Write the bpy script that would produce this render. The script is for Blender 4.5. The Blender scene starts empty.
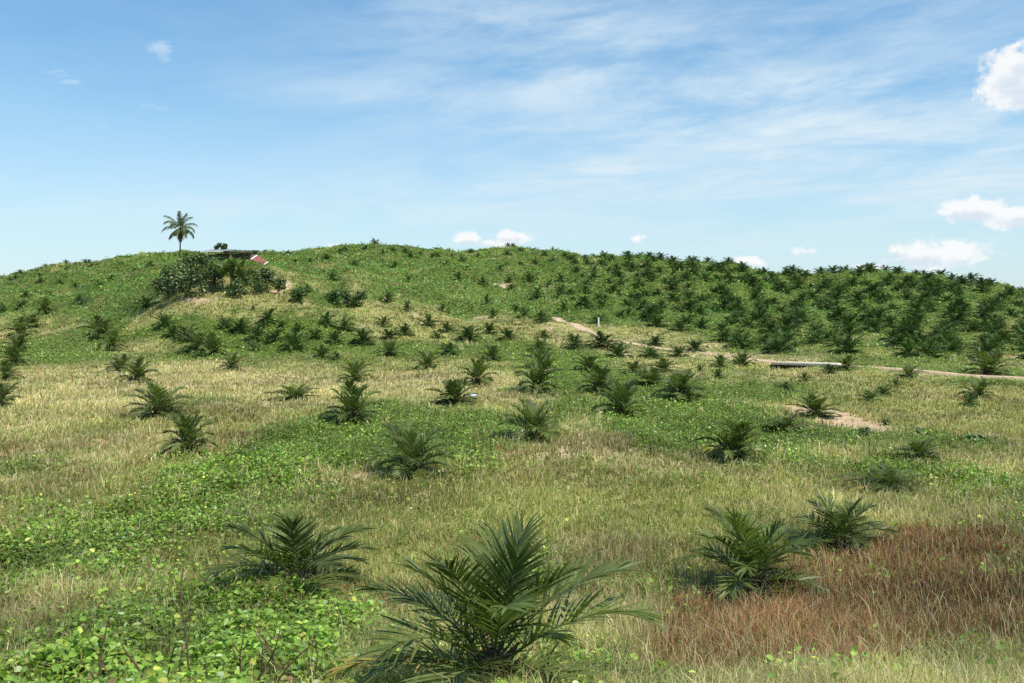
import bpy, math, random
import numpy as np

rng = np.random.default_rng(11)
random.seed(5)
sc = bpy.context.scene
COL = sc.collection
R = math.radians

# ------------------------------------------------------------------ helpers
EYE = 6.5            # eye height above the plain, metres
F = 983.0            # focal length expressed in units of 1/1024 of the frame width
CX, HY = 512.0, 300.0

def tag(o, label=None, cat=None, group=None, kind=None):
    if label: o['label'] = label
    if cat: o['category'] = cat
    if group: o['group'] = group
    if kind: o['kind'] = kind
    return o

def make_mesh(name, v, f, tint=None, smooth=False):
    """v (n,3) float, f (m,k) int (one k) or list of such arrays"""
    fs = f if isinstance(f, list) else [f]
    fs = [np.asarray(a, dtype=np.int32) for a in fs if len(a)]
    me = bpy.data.meshes.new(name)
    v = np.ascontiguousarray(v, dtype=np.float32)
    me.vertices.add(len(v)); me.vertices.foreach_set('co', v.ravel())
    loops = np.concatenate([a.ravel() for a in fs])
    tot = np.concatenate([np.full(len(a), a.shape[1], np.int32) for a in fs])
    start = np.concatenate([[0], np.cumsum(tot)[:-1]]).astype(np.int32)
    me.loops.add(len(loops)); me.loops.foreach_set('vertex_index', loops)
    me.polygons.add(len(tot)); me.polygons.foreach_set('loop_start', start)
    me.polygons.foreach_set('loop_total', tot)
    if smooth: me.polygons.foreach_set('use_smooth', np.ones(len(tot), bool))
    me.update(calc_edges=True)
    if tint is not None:
        a = me.color_attributes.new('tint', 'FLOAT_COLOR', 'POINT')
        c = np.ones((len(v), 4), np.float32); c[:, :3] = tint
        a.data.foreach_set('color', c.ravel())
    return me

def add_obj(name, me, mat=None, parent=None, loc=None):
    o = bpy.data.objects.new(name, me); COL.objects.link(o)
    if mat is not None and len(me.materials) == 0: me.materials.append(mat)
    if parent is not None: o.parent = parent
    if loc is not None: o.location = loc
    return o

def empty(name, loc, rz=0.0):
    o = bpy.data.objects.new(name, None); COL.objects.link(o)
    o.location = loc; o.rotation_euler = (0, 0, rz); o.empty_display_size = 0.3
    return o

def hash2(ix, iy, seed):
    h = (ix.astype(np.int64) * 374761393 + iy.astype(np.int64) * 668265263 + seed * 974711) & 0xffffffff
    h = ((h ^ (h >> 13)) * 1274126177) & 0xffffffff
    return ((h ^ (h >> 16)) & 0xffff).astype(np.float32) / 65535.0

def vnoise(x, y, seed=0):
    ix, iy = np.floor(x), np.floor(y)
    fx, fy = x - ix, y - iy
    fx = fx * fx * (3 - 2 * fx); fy = fy * fy * (3 - 2 * fy)
    a = hash2(ix, iy, seed); b = hash2(ix + 1, iy, seed)
    c = hash2(ix, iy + 1, seed); d = hash2(ix + 1, iy + 1, seed)
    return (a + (b - a) * fx) * (1 - fy) + (c + (d - c) * fx) * fy

def fbm(x, y, seed=0, octv=3):
    s, a, t = 0, 1.0, 0
    for k in range(octv):
        s = s + a * vnoise(x * 2 ** k + 17.3 * k, y * 2 ** k - 9.1 * k, seed + k); t += a; a *= 0.5
    return s / t - 0.5           # about -0.5..0.5

def sstep(a, b, x):
    t = np.clip((x - a) / (b - a), 0, 1); return t * t * (3 - 2 * t)

# ------------------------------------------------------------------ terrain
def zy(Y, y): return (Y, EYE + (HY - y) * Y / F)
NEAR = [(-40, 5.0), (0, 4.6), (3, 4.2), (6, 3.3), (9, 2.3), (12, 1.5), (15, .85), (19, .25), (24, .02), (40, 0), (60, 0)]
PROF = {
 -250: [(90, 0), (150, .2), (200, 2.2), (260, 5), (340, 8.5), (450, 4)],
 0:    [(95, 0), (130, .15), zy(160, 334), zy(185, 322), zy(215, 302), zy(235, 293), zy(320, 278), (430, 8)],
 60:   [(95, 0), (118, .3), zy(142, 334), zy(180, 318), zy(215, 300), zy(235, 290), zy(315, 265), (440, 10)],
 120:  [(95, 0), (112, .4), zy(124, 338), zy(138, 320), zy(155, 305), zy(180, 297), zy(225, 286), zy(310, 258), (440, 12)],
 155:  [(95, 0), (110, .5), zy(122, 334), zy(134, 308), zy(146, 292), zy(160, 285), zy(200, 279), zy(312, 254), (440, 12)],
 180:  [(95, 0), (110, .5), zy(121, 332), zy(132, 302), zy(137, 294), zy(141, 276), zy(150, 266), (162, 11.5), (185, 11), (210, 11.4), zy(320, 252), (440, 12)],
 245:  [(95, 0), (110, .6), zy(120, 332), zy(130, 306), zy(135, 296), zy(142, 279), zy(150, 266), (164, 11.6), (185, 11), (215, 12.5), zy(320, 251.5), (440, 12)],
 278:  [(95, 0), (108, .6), zy(120, 332), zy(131, 304), zy(139, 286), zy(147, 271), (160, 10.6), (185, 10.2), (215, 13), zy(315, 252), (440, 12)],
 310:  [(95, 0), (108, .6), zy(120, 330), zy(132, 305), zy(143, 284), (152, 9.2), (180, 10), (210, 13.2), zy(300, 250.5), (440, 12)],
 345:  [(96, 0), (108, .5), zy(121, 334), zy(134, 310), zy(147, 290), (158, 8.3), (185, 10.6), (215, 14), zy(295, 247), (440, 12)],
 380:  [(97, 0), (110, .5), zy(122, 335), zy(138, 312), zy(152, 297), zy(185, 284), zy(220, 269), zy(260, 254), zy(288, 246), (430, 12)],
 450:  [(98, 0), (112, .45), zy(126, 334), zy(142, 318), zy(158, 305), zy(195, 285), zy(240, 266), zy(288, 250), (430, 12)],
 520:  [(99, 0), (114, .35), zy(128, 338), zy(142, 326), zy(152, 319), zy(185, 301), zy(220, 281), zy(260, 261), zy(298, 247), (430, 12)],
 560:  [(100, 0), (115, .3), zy(130, 338), zy(141, 328), zy(152, 321), zy(185, 301), zy(222, 280), zy(260, 261), zy(295, 248.5), (430, 11)],
 600:  [(101, 0), (115, .2), zy(130, 338), zy(146, 325), zy(180, 302), zy(222, 277), zy(268, 254), (400, 9)],
 640:  [(102, 0), (116, .2), zy(128, 339), zy(146, 325), zy(180, 301), zy(220, 275), zy(256, 254), (400, 8)],
 700:  [(102, 0), (118, .2), zy(132, 336), zy(160, 316), zy(195, 291), zy(245, 264), (370, 7)],
 800:  [(103, 0), (113, .3), zy(145, 331), zy(188, 302), zy(236, 276), (350, 6)],
 880:  [(96, 0), (108, .3), zy(145, 331), zy(185, 301), zy(215, 282), zy(238, 271), (350, 6)],
 960:  [(90, 0), (102, .2), zy(120, 346), zy(155, 321), zy(190, 297), zy(220, 282), (330, 5)],
 1024: [(86, 0), (100, .1), zy(125, 346), zy(160, 321), zy(190, 302), zy(208, 293), (320, 4)],
 1130: [(84, 0), (110, .2), (160, 3), (195, 5), (300, 3)],
 1350: [(84, 0), (120, .2), (180, 3), (260, 2)],
}
TY = np.concatenate([np.linspace(-40, 8, 30)[:-1], np.geomspace(8, 900, 420)])
TC = np.arange(-250, 1351, 8.0)
cols = sorted(PROF)
raw = np.zeros((len(cols), len(TY)))
for i, c in enumerate(cols):
    p = NEAR + PROF[c] + [(700, 1.0), (900, 0)]
    raw[i] = np.interp(TY, [a for a, b in p], [b for a, b in p])
TAB = np.stack([np.interp(TC, cols, raw[:, j]) for j in range(len(TY))], 1)
def blur(a, n, axis):
    for _ in range(n):
        b = np.pad(a, [(1, 1) if k == axis else (0, 0) for k in range(2)], mode='edge')
        sl = lambda s: tuple(slice(s, s + a.shape[k]) if k == axis else slice(None) for k in range(2))
        a = 0.25 * b[sl(0)] + 0.5 * b[sl(1)] + 0.25 * b[sl(2)]
    return a
TAB = blur(blur(TAB, 3, 1), 4, 0)

def hbase(X, Y):
    X = np.asarray(X, float); Y = np.asarray(Y, float)
    v = np.clip(X / np.maximum(Y, 10) * F + CX, TC[0], TC[-1] - 1e-3)
    ci = (v - TC[0]) / 8.0; c0 = np.floor(ci).astype(int); c0 = np.minimum(c0, len(TC) - 2); fc = ci - c0
    yi = np.interp(Y, TY, np.arange(len(TY))); y0 = np.minimum(np.floor(yi).astype(int), len(TY) - 2); fy = yi - y0
    return ((TAB[c0, y0] * (1 - fc) + TAB[c0 + 1, y0] * fc) * (1 - fy)
            + (TAB[c0, y0 + 1] * (1 - fc) + TAB[c0 + 1, y0 + 1] * fc) * fy)

RAYY = np.geomspace(8, 420, 5000)
def ground_at(px, py):
    """the place on the land seen in that direction -> X, Y"""
    x = (px - CX) / F * RAYY
    d = EYE - (py - HY) / F * RAYY - hbase(x, RAYY)
    k = np.where(d <= 0)[0]
    i = k[0] if len(k) else int(np.argmin(np.where(RAYY > 90, d, 1e9)))
    return x[i], RAYY[i]

# --- ground cover: 0 creeper, 1 green grass, 2 dry grass, 3 red grass, 4 bare soil
PATCH = [  # kind, x, y, w, h, strength
 (0, 120, 347, 320, 28, .9), (0, 40, 345, 160, 30, .8), (0, 330, 350, 240, 26, .9), (0, 480, 350, 220, 24, .8), (0, 260, 345, 160, 28, .8),
 (0, 400, 432, 190, 70, 1.1), (0, 300, 440, 110, 50, .8), (0, 470, 440, 110, 46, .8), (0, 210, 482, 120, 34, .9), (0, 350, 408, 130, 20, .7),
 (0, 560, 370, 140, 40, .9), (0, 640, 395, 230, 44, .9), (0, 700, 425, 160, 46, 1.0), (0, 760, 393, 190, 16, 1.0), (0, 640, 435, 120, 36, .6),
 (0, 130, 605, 330, 190, .5), (0, 220, 640, 250, 100, 1.2), (1, 30, 640, 130, 80, .6), (2, 90, 590, 70, 20, .7), (1, 190, 545, 120, 24, .7), (0, 60, 560, 240, 60, .5), (0, 120, 525, 190, 34, .5), (0, 290, 650, 150, 80, .8),
 (0, 870, 437, 170, 18, .9), (0, 980, 447, 120, 20, .8), (0, 965, 485, 140, 44, .7), (0, 970, 583, 60, 16, .9), (0, 790, 330, 300, 50, .8),
 (0, 330, 300, 90, 24, .8), (0, 200, 322, 130, 16, .7), (0, 235, 300, 60, 10, .8), (1, 940, 672, 220, 30, .9), (1, 760, 683, 60, 20, .9), (0, 930, 365, 280, 16, .8), (0, 50, 470, 90, 30, .5), (0, 510, 350, 60, 20, .6), (0, 800, 640, 20, 14, .6),
 (1, 520, 505, 560, 44, .5), (1, 800, 470, 260, 50, .5), (1, 60, 505, 220, 40, .5), (1, 900, 400, 260, 40, .6), (1, 170, 318, 160, 26, .6), (1, 420, 520, 220, 60, .6),
 (1, 30, 318, 120, 14, .5), (1, 650, 470, 200, 40, .4), (1, 230, 305, 150, 20, .6), (1, 640, 336, 120, 10, .7), (1, 700, 520, 160, 60, .5), (1, 420, 560, 160, 50, .4),
 (2, 60, 395, 200, 54, .95), (2, 240, 385, 280, 30, 1.0), (2, 430, 383, 200, 24, 1.0), (2, 340, 390, 160, 22, .8), (2, 140, 372, 160, 14, .8),
 (2, 560, 396, 160, 16, .9), (2, 600, 440, 60, 50, .9), (2, 590, 548, 120, 34, 1.4), (2, 130, 445, 140, 36, .6), (2, 350, 480, 100, 14, .8),
 (2, 700, 472, 150, 20, .5), (2, 800, 440, 60, 34, .8), (2, 960, 430, 180, 28, .7), (2, 780, 378, 120, 14, .6), (2, 930, 395, 160, 16, .6),
 (2, 460, 300, 110, 22, .45), (2, 350, 296, 90, 26, .25), (2, 130, 302, 60, 10, .6), (2, 70, 324, 80, 8, .6), (2, 500, 322, 120, 10, .45), (2, 560, 340, 60, 10, .4),
 (2, 310, 278, 70, 16, .6), (2, 250, 318, 60, 12, .3), (2, 10, 440, 80, 30, .5), (2, 930, 665, 300, 40, .8), (2, 850, 692, 500, 26, 1.0), (2, 850, 715, 560, 50, 1.3), (1, 720, 705, 200, 30, .9), (2, 780, 508, 260, 22, .5), (2, 600, 600, 90, 90, .8),
 (2, 940, 520, 160, 12, .7), (2, 30, 625, 90, 50, .5), (2, 1000, 545, 60, 12, .6), (2, 660, 640, 80, 60, .7), (2, 690, 350, 180, 10, .5), (2, 380, 655, 80, 60, .5),
 (3, 890, 585, 280, 70, 1.6), (3, 800, 630, 280, 70, 1.6), (3, 950, 620, 200, 60, 1.0), (3, 950, 548, 160, 34, 1.4), (3, 740, 645, 200, 50, 1.5), (3, 1000, 600, 120, 60, 1.0), (3, 690, 660, 120, 40, 1.5), (3, 800, 655, 160, 24, 1.0), (3, 990, 395, 40, 6, .5),
 (3, 650, 372, 60, 8, .4), (3, 870, 352, 50, 6, .4), (3, 1010, 640, 60, 40, .8),
 (4, 860, 424, 56, 14, 2.0), (4, 800, 413, 34, 5, 1.3), (4, 366, 478, 50, 6, 1.6), (4, 445, 470, 26, 5, 1.4), (4, 4, 484, 26, 12, 1.6), (4, 211, 301, 34, 9, 2.6),
 (4, 190, 298, 26, 3, 1.2), (4, 262, 324, 40, 14, 1.5), (4, 255, 311, 26, 5, 1.1), (4, 392, 299, 12, 6, 1.9), (4, 302, 303, 12, 12, 1.5), (4, 350, 312, 16, 5, 1.2), (4, 146, 304, 24, 6, 1.4),
 (4, 406, 318, 26, 4, 1.1), (4, 550, 330, 16, 5, .8), (4, 498, 285, 16, 5, 1.5), (4, 575, 271, 16, 4, 1.2), (4, 434, 306, 14, 4, 1.2), (4, 488, 318, 24, 4, 1.2), (4, 567, 340, 26, 3, .9), (4, 280, 287, 16, 14, 1.4),
 (4, 845, 327, 24, 6, .9), (4, 675, 447, 60, 6, .4), (4, 570, 455, 40, 6, .8), (4, 805, 428, 20, 6, 1.2), (4, 840, 415, 40, 4, .8), (4, 510, 302, 14, 4, .9), (4, 760, 361, 30, 3, .9),
]
PW = []
for k, x, y, w, h, s in PATCH:
    if k == 4: w, h, s = w * 1.15, h * (1.9 if h < 8 else 1.2), s * (1.45 if y < 345 else 1.25)
    if k == 2: s = s * .82
    X, Y = ground_at(x, y)
    _, Ya = ground_at(x, y + h / 2); _, Yb = ground_at(x, y - h / 2)
    PW.append((k, X, Y, max(w / 2 * Y / F, .3), max(min(abs(Yb - Y), abs(Y - Ya) * 2.2), abs(Y - Ya), .3), s))

# bridge + tracks (directions turned into places on the land)
def line_places(pts): return [ground_at(*p) for p in pts]
TRACK_UP = line_places([(551, 316), (560, 320.5), (570, 325), (581, 329.5), (592, 335), (604, 339.5), (622, 343.5), (645, 346.5), (668, 349), (700, 352), (738, 356.5), (782, 360.8)])
TRACK_DN = line_places([(842, 366.8), (862, 369.2), (885, 370.8), (920, 373.6), (960, 376.6), (1000, 379.4), (1040, 382), (1120, 387), (1200, 391)])
BR0, BR1 = np.array(TRACK_UP[-1]), np.array(TRACK_DN[0])
def resample(P, step):
    P = np.array(P); d = np.r_[0, np.cumsum(np.hypot(*np.diff(P, axis=0).T))]
    t = np.arange(0, d[-1], step)
    q = np.stack([np.interp(t, d, P[:, k]) for k in (0, 1)], 1)
    for _ in range(4): q[1:-1] = .25 * q[:-2] + .5 * q[1:-1] + .25 * q[2:]
    return q
TRK = [(resample(TRACK_UP, .6), .8), (resample(TRACK_DN, .6), .5)]
TW = [np.interp(np.linspace(0, 1, len(TRK[0][0])), [0, .28, .42, .7, 1], [.7, 1.15, .55, .42, .9]), np.ones(len(TRK[1][0]))]
BRC = (BR0 + BR1) / 2
BRD = (BR1 - BR0) / np.linalg.norm(BR1 - BR0); BRN = np.array([-BRD[1], BRD[0]])

def track_dist(X, Y):
    d = np.full(X.shape, 99.0)
    m = (Y > 70) & (Y < 175) & (X > 2) & (X < 75)
    if m.any():
        P = np.stack([X[m], Y[m]], 1); best = np.full(len(P), 99.0)
        for (q, hw), tw in zip(TRK, TW):
            for i in range(0, len(q), 2):
                best = np.minimum(best, np.hypot(P[:, 0] - q[i, 0], P[:, 1] - q[i, 1]) - hw * tw[i])
        d[m] = best
    return d

def scores(X, Y):
    X = np.asarray(X, float); Y = np.asarray(Y, float)
    hb = hbase(X, Y)
    hill = sstep(1.0, 4.5, hb) * sstep(100, 150, Y)
    knoll = np.exp(-((X + 33) / 22) ** 2 - ((Y - 138) / 16) ** 2) + .7 * np.exp(-((X + 8) / 20) ** 2 - ((Y - 142) / 14) ** 2)
    knoll = np.clip(knoll, 0, 1)
    n = [fbm(X / s, Y / s * .8, sd, 4) for s, sd in ((5, 1), (7, 21), (4.5, 41), (3, 61), (2.2, 81))]
    wx = X + 2.2 * fbm(X / 4, Y / 4, 101, 3) * np.clip(Y / 40, .4, 2.5); wy = Y + 5 * fbm(X / 5, Y / 5, 121, 3) * np.clip(Y / 40, .3, 2.5)
    S = np.zeros((5,) + X.shape)
    S[0] = .12 + 1.1 * hill - .55 * hill * knoll + 2.1 * n[0]
    S[1] = .36 + 1.9 * n[1] + .75 * knoll
    S[2] = .16 - .02 * knoll + 2.1 * n[2] - .25 * hill
    S[3] = -.35 + 1.6 * n[3]
    S[4] = -.75 + 1.1 * n[4] + .1 * knoll
    for k, px, py, rx, ry, s in PW:
        d2 = ((wx - px) / rx) ** 2 + ((wy - py) / ry) ** 2
        S[k] += s * np.exp(-d2 * d2 * .7)
    td = track_dist(X, Y)
    S[4] += 1.1 * np.exp(-(np.maximum(td, 0) / .5) ** 2) * (td < 5)
    return S, hill

def terrain(X, Y):
    S, hill = scores(X, Y)
    W = np.exp((S - S.max(0)) * 7); W /= W.sum(0)
    near = sstep(60, 20, Y)
    m = fbm(X / 2.6, Y / 2.6, 201, 3) + .35 * fbm(X / .8, Y / .8, 221, 2)
    big = fbm(X / 14, Y / 14, 241, 3); mid = fbm(X / 6.5, Y / 6.5, 261, 2)
    amp = W[0] * (.7 + .5 * hill) + .22 * (W[1] + W[2] + W[3]) + .12 * W[4]
    z = hbase(X, Y) + amp * m + (big * (.6 + 2.6 * hill) + mid * (.25 + 1.5 * hill)) * sstep(10, 25, Y) + W[0] * .12
    z = z + hill * .34 * np.sin((hbase(X, Y)) * 2.3 + 4 * big) * W[0]
    td = track_dist(X, Y)
    flat = np.exp(-(np.maximum(td, 0) / 1.6) ** 2) * (td < 9)
    z = z * (1 - flat) + (hbase(X, Y) + big * (.6 + 2.6 * hill) + .6 * mid * (.25 + 1.5 * hill)) * flat
    a = (X - BRC[0]) * BRD[0] + (Y - BRC[1]) * BRD[1]; b = (X - BRC[0]) * BRN[0] + (Y - BRC[1]) * BRN[1]
    L = np.linalg.norm(BR1 - BR0) / 2
    z = z - 1.75 * sstep(L + .2, L - .9, np.abs(a + .3)) * np.exp(-(np.minimum(b + .5, 0) / 4.5) ** 2 - (np.maximum(b - 2, 0) / 4) ** 2)
    return z, W, S, hill

def gz(x, y): return float(terrain(np.array([float(x)]), np.array([float(y)]))[0][0])

# ------------------------------------------------------------------ materials
def new_mat(name):
    m = bpy.data.materials.new(name); m.use_nodes = True
    nt = m.node_tree; nt.nodes.clear()
    return m, nt, nt.nodes, nt.links

def foliage_mat(name, col=None, rough=.5, spec=.35, trans=.25, attr=False, vary=.25, shift=None, grain=6.0):
    m, nt, N, L = new_mat(name)
    out = N.new('ShaderNodeOutputMaterial'); pr = N.new('ShaderNodeBsdfPrincipled')
    pr.inputs['Roughness'].default_value = rough; pr.inputs['Specular IOR Level'].default_value = spec
    if attr:
        a = N.new('ShaderNodeAttribute'); a.attribute_name = 'tint'; base = a.outputs['Color']
    else:
        rgb = N.new('ShaderNodeRGB'); rgb.outputs[0].default_value = (*col, 1); base = rgb.outputs[0]
    tc = N.new('ShaderNodeTexCoord')
    nz = N.new('ShaderNodeTexNoise'); nz.inputs['Scale'].default_value = grain; nz.inputs['Detail'].default_value = 2
    L.new(tc.outputs['Object'], nz.inputs['Vector'])
    oi = N.new('ShaderNodeObjectInfo')
    ad = N.new('ShaderNodeMath'); ad.operation = 'ADD'; L.new(nz.outputs['Fac'], ad.inputs[0]); L.new(oi.outputs['Random'], ad.inputs[1])
    mr = N.new('ShaderNodeMapRange'); mr.inputs['From Min'].default_value = .3; mr.inputs['From Max'].default_value = 1.7
    mr.inputs['To Min'].default_value = 1 - vary; mr.inputs['To Max'].default_value = 1 + vary
    L.new(ad.outputs[0], mr.inputs['Value'])
    mul = N.new('ShaderNodeVectorMath'); mul.operation = 'SCALE'
    L.new(base, mul.inputs[0]); L.new(mr.outputs[0], mul.inputs['Scale'])
    cur = mul.outputs[0]
    if shift:
        mx = N.new('ShaderNodeMixRGB'); mx.inputs[2].default_value = (*shift, 1)
        m2 = N.new('ShaderNodeMapRange'); m2.inputs['From Min'].default_value = .5; m2.inputs['From Max'].default_value = .75; m2.inputs['To Max'].default_value = .6
        n2 = N.new('ShaderNodeTexNoise'); n2.inputs['Scale'].default_value = 1.7; L.new(tc.outputs['Object'], n2.inputs['Vector'])
        L.new(n2.outputs['Fac'], m2.inputs['Value']); L.new(m2.outputs[0], mx.inputs[0]); L.new(cur, mx.inputs[1]); cur = mx.outputs[0]
    L.new(cur, pr.inputs['Base Color'])
    if trans > 0:
        tr = N.new('ShaderNodeBsdfTranslucent'); t2 = N.new('ShaderNodeVectorMath'); t2.operation = 'MULTIPLY'
        t2.inputs[1].default_value = (1.35, 1.5, .7); L.new(cur, t2.inputs[0]); L.new(t2.outputs[0], tr.inputs['Color'])
        mix = N.new('ShaderNodeMixShader'); mix.inputs[0].default_value = trans
        L.new(pr.outputs[0], mix.inputs[1]); L.new(tr.outputs[0], mix.inputs[2]); L.new(mix.outputs[0], out.inputs['Surface'])
    else:
        L.new(pr.outputs[0], out.inputs['Surface'])
    return m

def solid_mat(name, c1, c2, scale=8, rough=.85, bump=.2, stretch=(1, 1, 1), spec=.2):
    m, nt, N, L = new_mat(name)
    out = N.new('ShaderNodeOutputMaterial'); pr = N.new('ShaderNodeBsdfPrincipled')
    pr.inputs['Roughness'].default_value = rough; pr.inputs['Specular IOR Level'].default_value = spec
    tc = N.new('ShaderNodeTexCoord'); mp = N.new('ShaderNodeMapping'); mp.inputs['Scale'].default_value = stretch
    L.new(tc.outputs['Object'], mp.inputs['Vector'])
    nz = N.new('ShaderNodeTexNoise'); nz.inputs['Scale'].default_value = scale; nz.inputs['Detail'].default_value = 5; nz.inputs['Roughness'].default_value = .65
    L.new(mp.outputs[0], nz.inputs['Vector'])
    cr = N.new('ShaderNodeValToRGB'); cr.color_ramp.elements[0].position = .35; cr.color_ramp.elements[1].position = .68
    cr.color_ramp.elements[0].color = (*c1, 1); cr.color_ramp.elements[1].color = (*c2, 1)
    L.new(nz.outputs['Fac'], cr.inputs[0]); L.new(cr.outputs[0], pr.inputs['Base Color'])
    bp = N.new('ShaderNodeBump'); bp.inputs['Strength'].default_value = bump; bp.inputs['Distance'].default_value = .05
    L.new(nz.outputs['Fac'], bp.inputs['Height']); L.new(bp.outputs[0], pr.inputs['Normal'])
    L.new(pr.outputs[0], out.inputs['Surface'])
    return m

def ground_material():
    m, nt, N, L = new_mat('ground_cover')
    out = N.new('ShaderNodeOutputMaterial'); pr = N.new('ShaderNodeBsdfPrincipled')
    pr.inputs['Roughness'].default_value = .95; pr.inputs['Specular IOR Level'].default_value = .08
    a = N.new('ShaderNodeAttribute'); a.attribute_name = 'tint'
    tc = N.new('ShaderNodeTexCoord')
    sc_ = []
    for s in (9.0, 1.6):
        n = N.new('ShaderNodeTexNoise'); n.inputs['Scale'].default_value = s; n.inputs['Detail'].default_value = 6; n.inputs['Roughness'].default_value = .7
        L.new(tc.outputs['Object'], n.inputs['Vector']); sc_.append(n.outputs['Fac'])
    mu = N.new('ShaderNodeMath'); mu.operation = 'MULTIPLY'; L.new(sc_[0], mu.inputs[0]); L.new(sc_[1], mu.inputs[1])
    mr = N.new('ShaderNodeMapRange'); mr.inputs['From Min'].default_value = .1; mr.inputs['From Max'].default_value = .42
    mr.inputs['To Min'].default_value = .55; mr.inputs['To Max'].default_value = 1.35; L.new(mu.outputs[0], mr.inputs['Value'])
    ml = N.new('ShaderNodeVectorMath'); ml.operation = 'SCALE'; L.new(a.outputs['Color'], ml.inputs[0]); L.new(mr.outputs[0], ml.inputs['Scale'])
    L.new(ml.outputs[0], pr.inputs['Base Color'])
    bp = N.new('ShaderNodeBump'); bp.inputs['Strength'].default_value = .6; bp.inputs['Distance'].default_value = .12
    L.new(mu.outputs[0], bp.inputs['Height']); L.new(bp.outputs[0], pr.inputs['Normal'])
    L.new(pr.outputs[0], out.inputs['Surface'])
    return m

M_GROUND = ground_material()
M_LEAF = foliage_mat('creeper_leaf', attr=True, rough=.42, spec=.4, trans=.3, vary=.18, grain=1.3)
M_GRASS = foliage_mat('grass_blade', attr=True, rough=.7, spec=.15, trans=.38, vary=.15, grain=1.1)
M_PALM = foliage_mat('oil_palm_frond', (.112, .148, .036), rough=.46, spec=.32, trans=.28, vary=.55, shift=(.20, .235, .07))
M_PALM2 = foliage_mat('oil_palm_crown', (.060, .104, .027), rough=.6, spec=.14, trans=.18, vary=.5, shift=(.115, .165, .045))
M_DEADF = foliage_mat('dry_frond', (.23, .135, .075), rough=.8, spec=.15, trans=.1, vary=.3)
M_YELF = foliage_mat('yellowed_frond', (.36, .30, .07), rough=.6, spec=.2, trans=.2, vary=.3)
M_TRUNK = solid_mat('palm_trunk_bark', (.045, .032, .022), (.15, .11, .075), 14, bump=.6)
M_COCOB = solid_mat('coconut_trunk_bark', (.06, .05, .04), (.15, .13, .105), 6, bump=.4, stretch=(1, 1, 6))
M_COCOF = foliage_mat('coconut_frond', (.095, .13, .038), rough=.45, spec=.4, trans=.3, vary=.35, shift=(.26, .22, .07))
M_NUT = solid_mat('coconut_husk', (.30, .22, .05), (.42, .30, .09), 9, rough=.5)
M_BUSH = foliage_mat('broad_leaf', attr=True, rough=.4, spec=.45, trans=.2, vary=.2, grain=2)
M_BANANA = foliage_mat('banana_leaf', (.095, .15, .04), rough=.45, spec=.4, trans=.25, vary=.35, shift=(.16, .18, .06))
M_BSTEM = solid_mat('banana_stem', (.10, .08, .04), (.20, .18, .08), 5, stretch=(4, 4, 1))
M_TWIG = solid_mat('dead_stalk_bark', (.085, .045, .03), (.20, .115, .075), 18, bump=.3)
M_TRACK = solid_mat('packed_dirt', (.46, .31, .20), (.72, .54, .37), 1.6, rough=.95, bump=.4, spec=.08)
M_WOOD = solid_mat('weathered_planks', (.07, .05, .035), (.26, .20, .14), 3, stretch=(6, 6, .5), bump=.3)
M_TIN = solid_mat('dull_tin_sheet', (.20, .19, .18), (.46, .46, .46), 2.5, rough=.5, spec=.4)
M_TINDK = solid_mat('rusted_dark_tin', (.035, .028, .026), (.10, .075, .065), 2.5, rough=.7)
M_REDTIN = solid_mat('red_roof_sheet', (.22, .05, .04), (.40, .16, .12), 3, rough=.55)
M_WHITE = solid_mat('white_paint', (.66, .66, .63), (.82, .82, .80), 9, rough=.5)
M_BAG = solid_mat('pale_plastic', (.55, .66, .74), (.86, .90, .92), 5, rough=.35, spec=.5)
M_CONC = solid_mat('pale_concrete', (.66, .56, .42), (.84, .74, .58), 3, rough=.9)
M_CONCDK = solid_mat('shaded_concrete', (.04, .035, .03), (.10, .085, .07), 3, rough=.9)  # shadow under the bridge deck put into the dark beam colour
M_GRIT = solid_mat('dry_clod', (.36, .25, .15), (.62, .48, .32), 6, rough=.95)

# ------------------------------------------------------------------ the ground sheet
ND = 640
s_mid = np.linspace(-.66, .66, ND)
ext = .66 + np.linspace(0, 1, 30)[1:] ** 1.6 * 1.6
SV = np.r_[-ext[::-1], s_mid, ext]
YR = np.r_[np.linspace(-40, 6, 24)[:-1], np.geomspace(6, 350, 760), np.geomspace(350, 6000, 50)[1:]]
SS, YY = np.meshgrid(SV, YR)
XX = SS * (np.maximum(YY, 0) + 6) + np.sign(SS) * np.maximum(np.abs(SS) - .66, 0) * 20
ZZ, WW, SC, HILL = terrain(XX, YY)
GCOL = np.array([(.105, .14, .030), (.31, .29, .11), (.48, .39, .21), (.25, .16, .09), (.50, .37, .225)])
tint = 1.15 * np.einsum('krc,kd->rcd', WW, GCOL)
tint *= (1 + .5 * fbm(XX / 3, YY / 3, 301, 3))[..., None]
nr, nc = XX.shape
idx = np.arange(nr * nc).reshape(nr, nc)
quads = np.stack([idx[:-1, :-1], idx[:-1, 1:], idx[1:, 1:], idx[1:, :-1]], -1).reshape(-1, 4)
gme = make_mesh('ground', np.stack([XX, YY, ZZ], -1).reshape(-1, 3), quads, tint.reshape(-1, 3), smooth=True)
tag(add_obj('ground', gme, M_GROUND), 'rolling plantation ground of plain, knoll and hills', 'ground', kind='structure')

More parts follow.
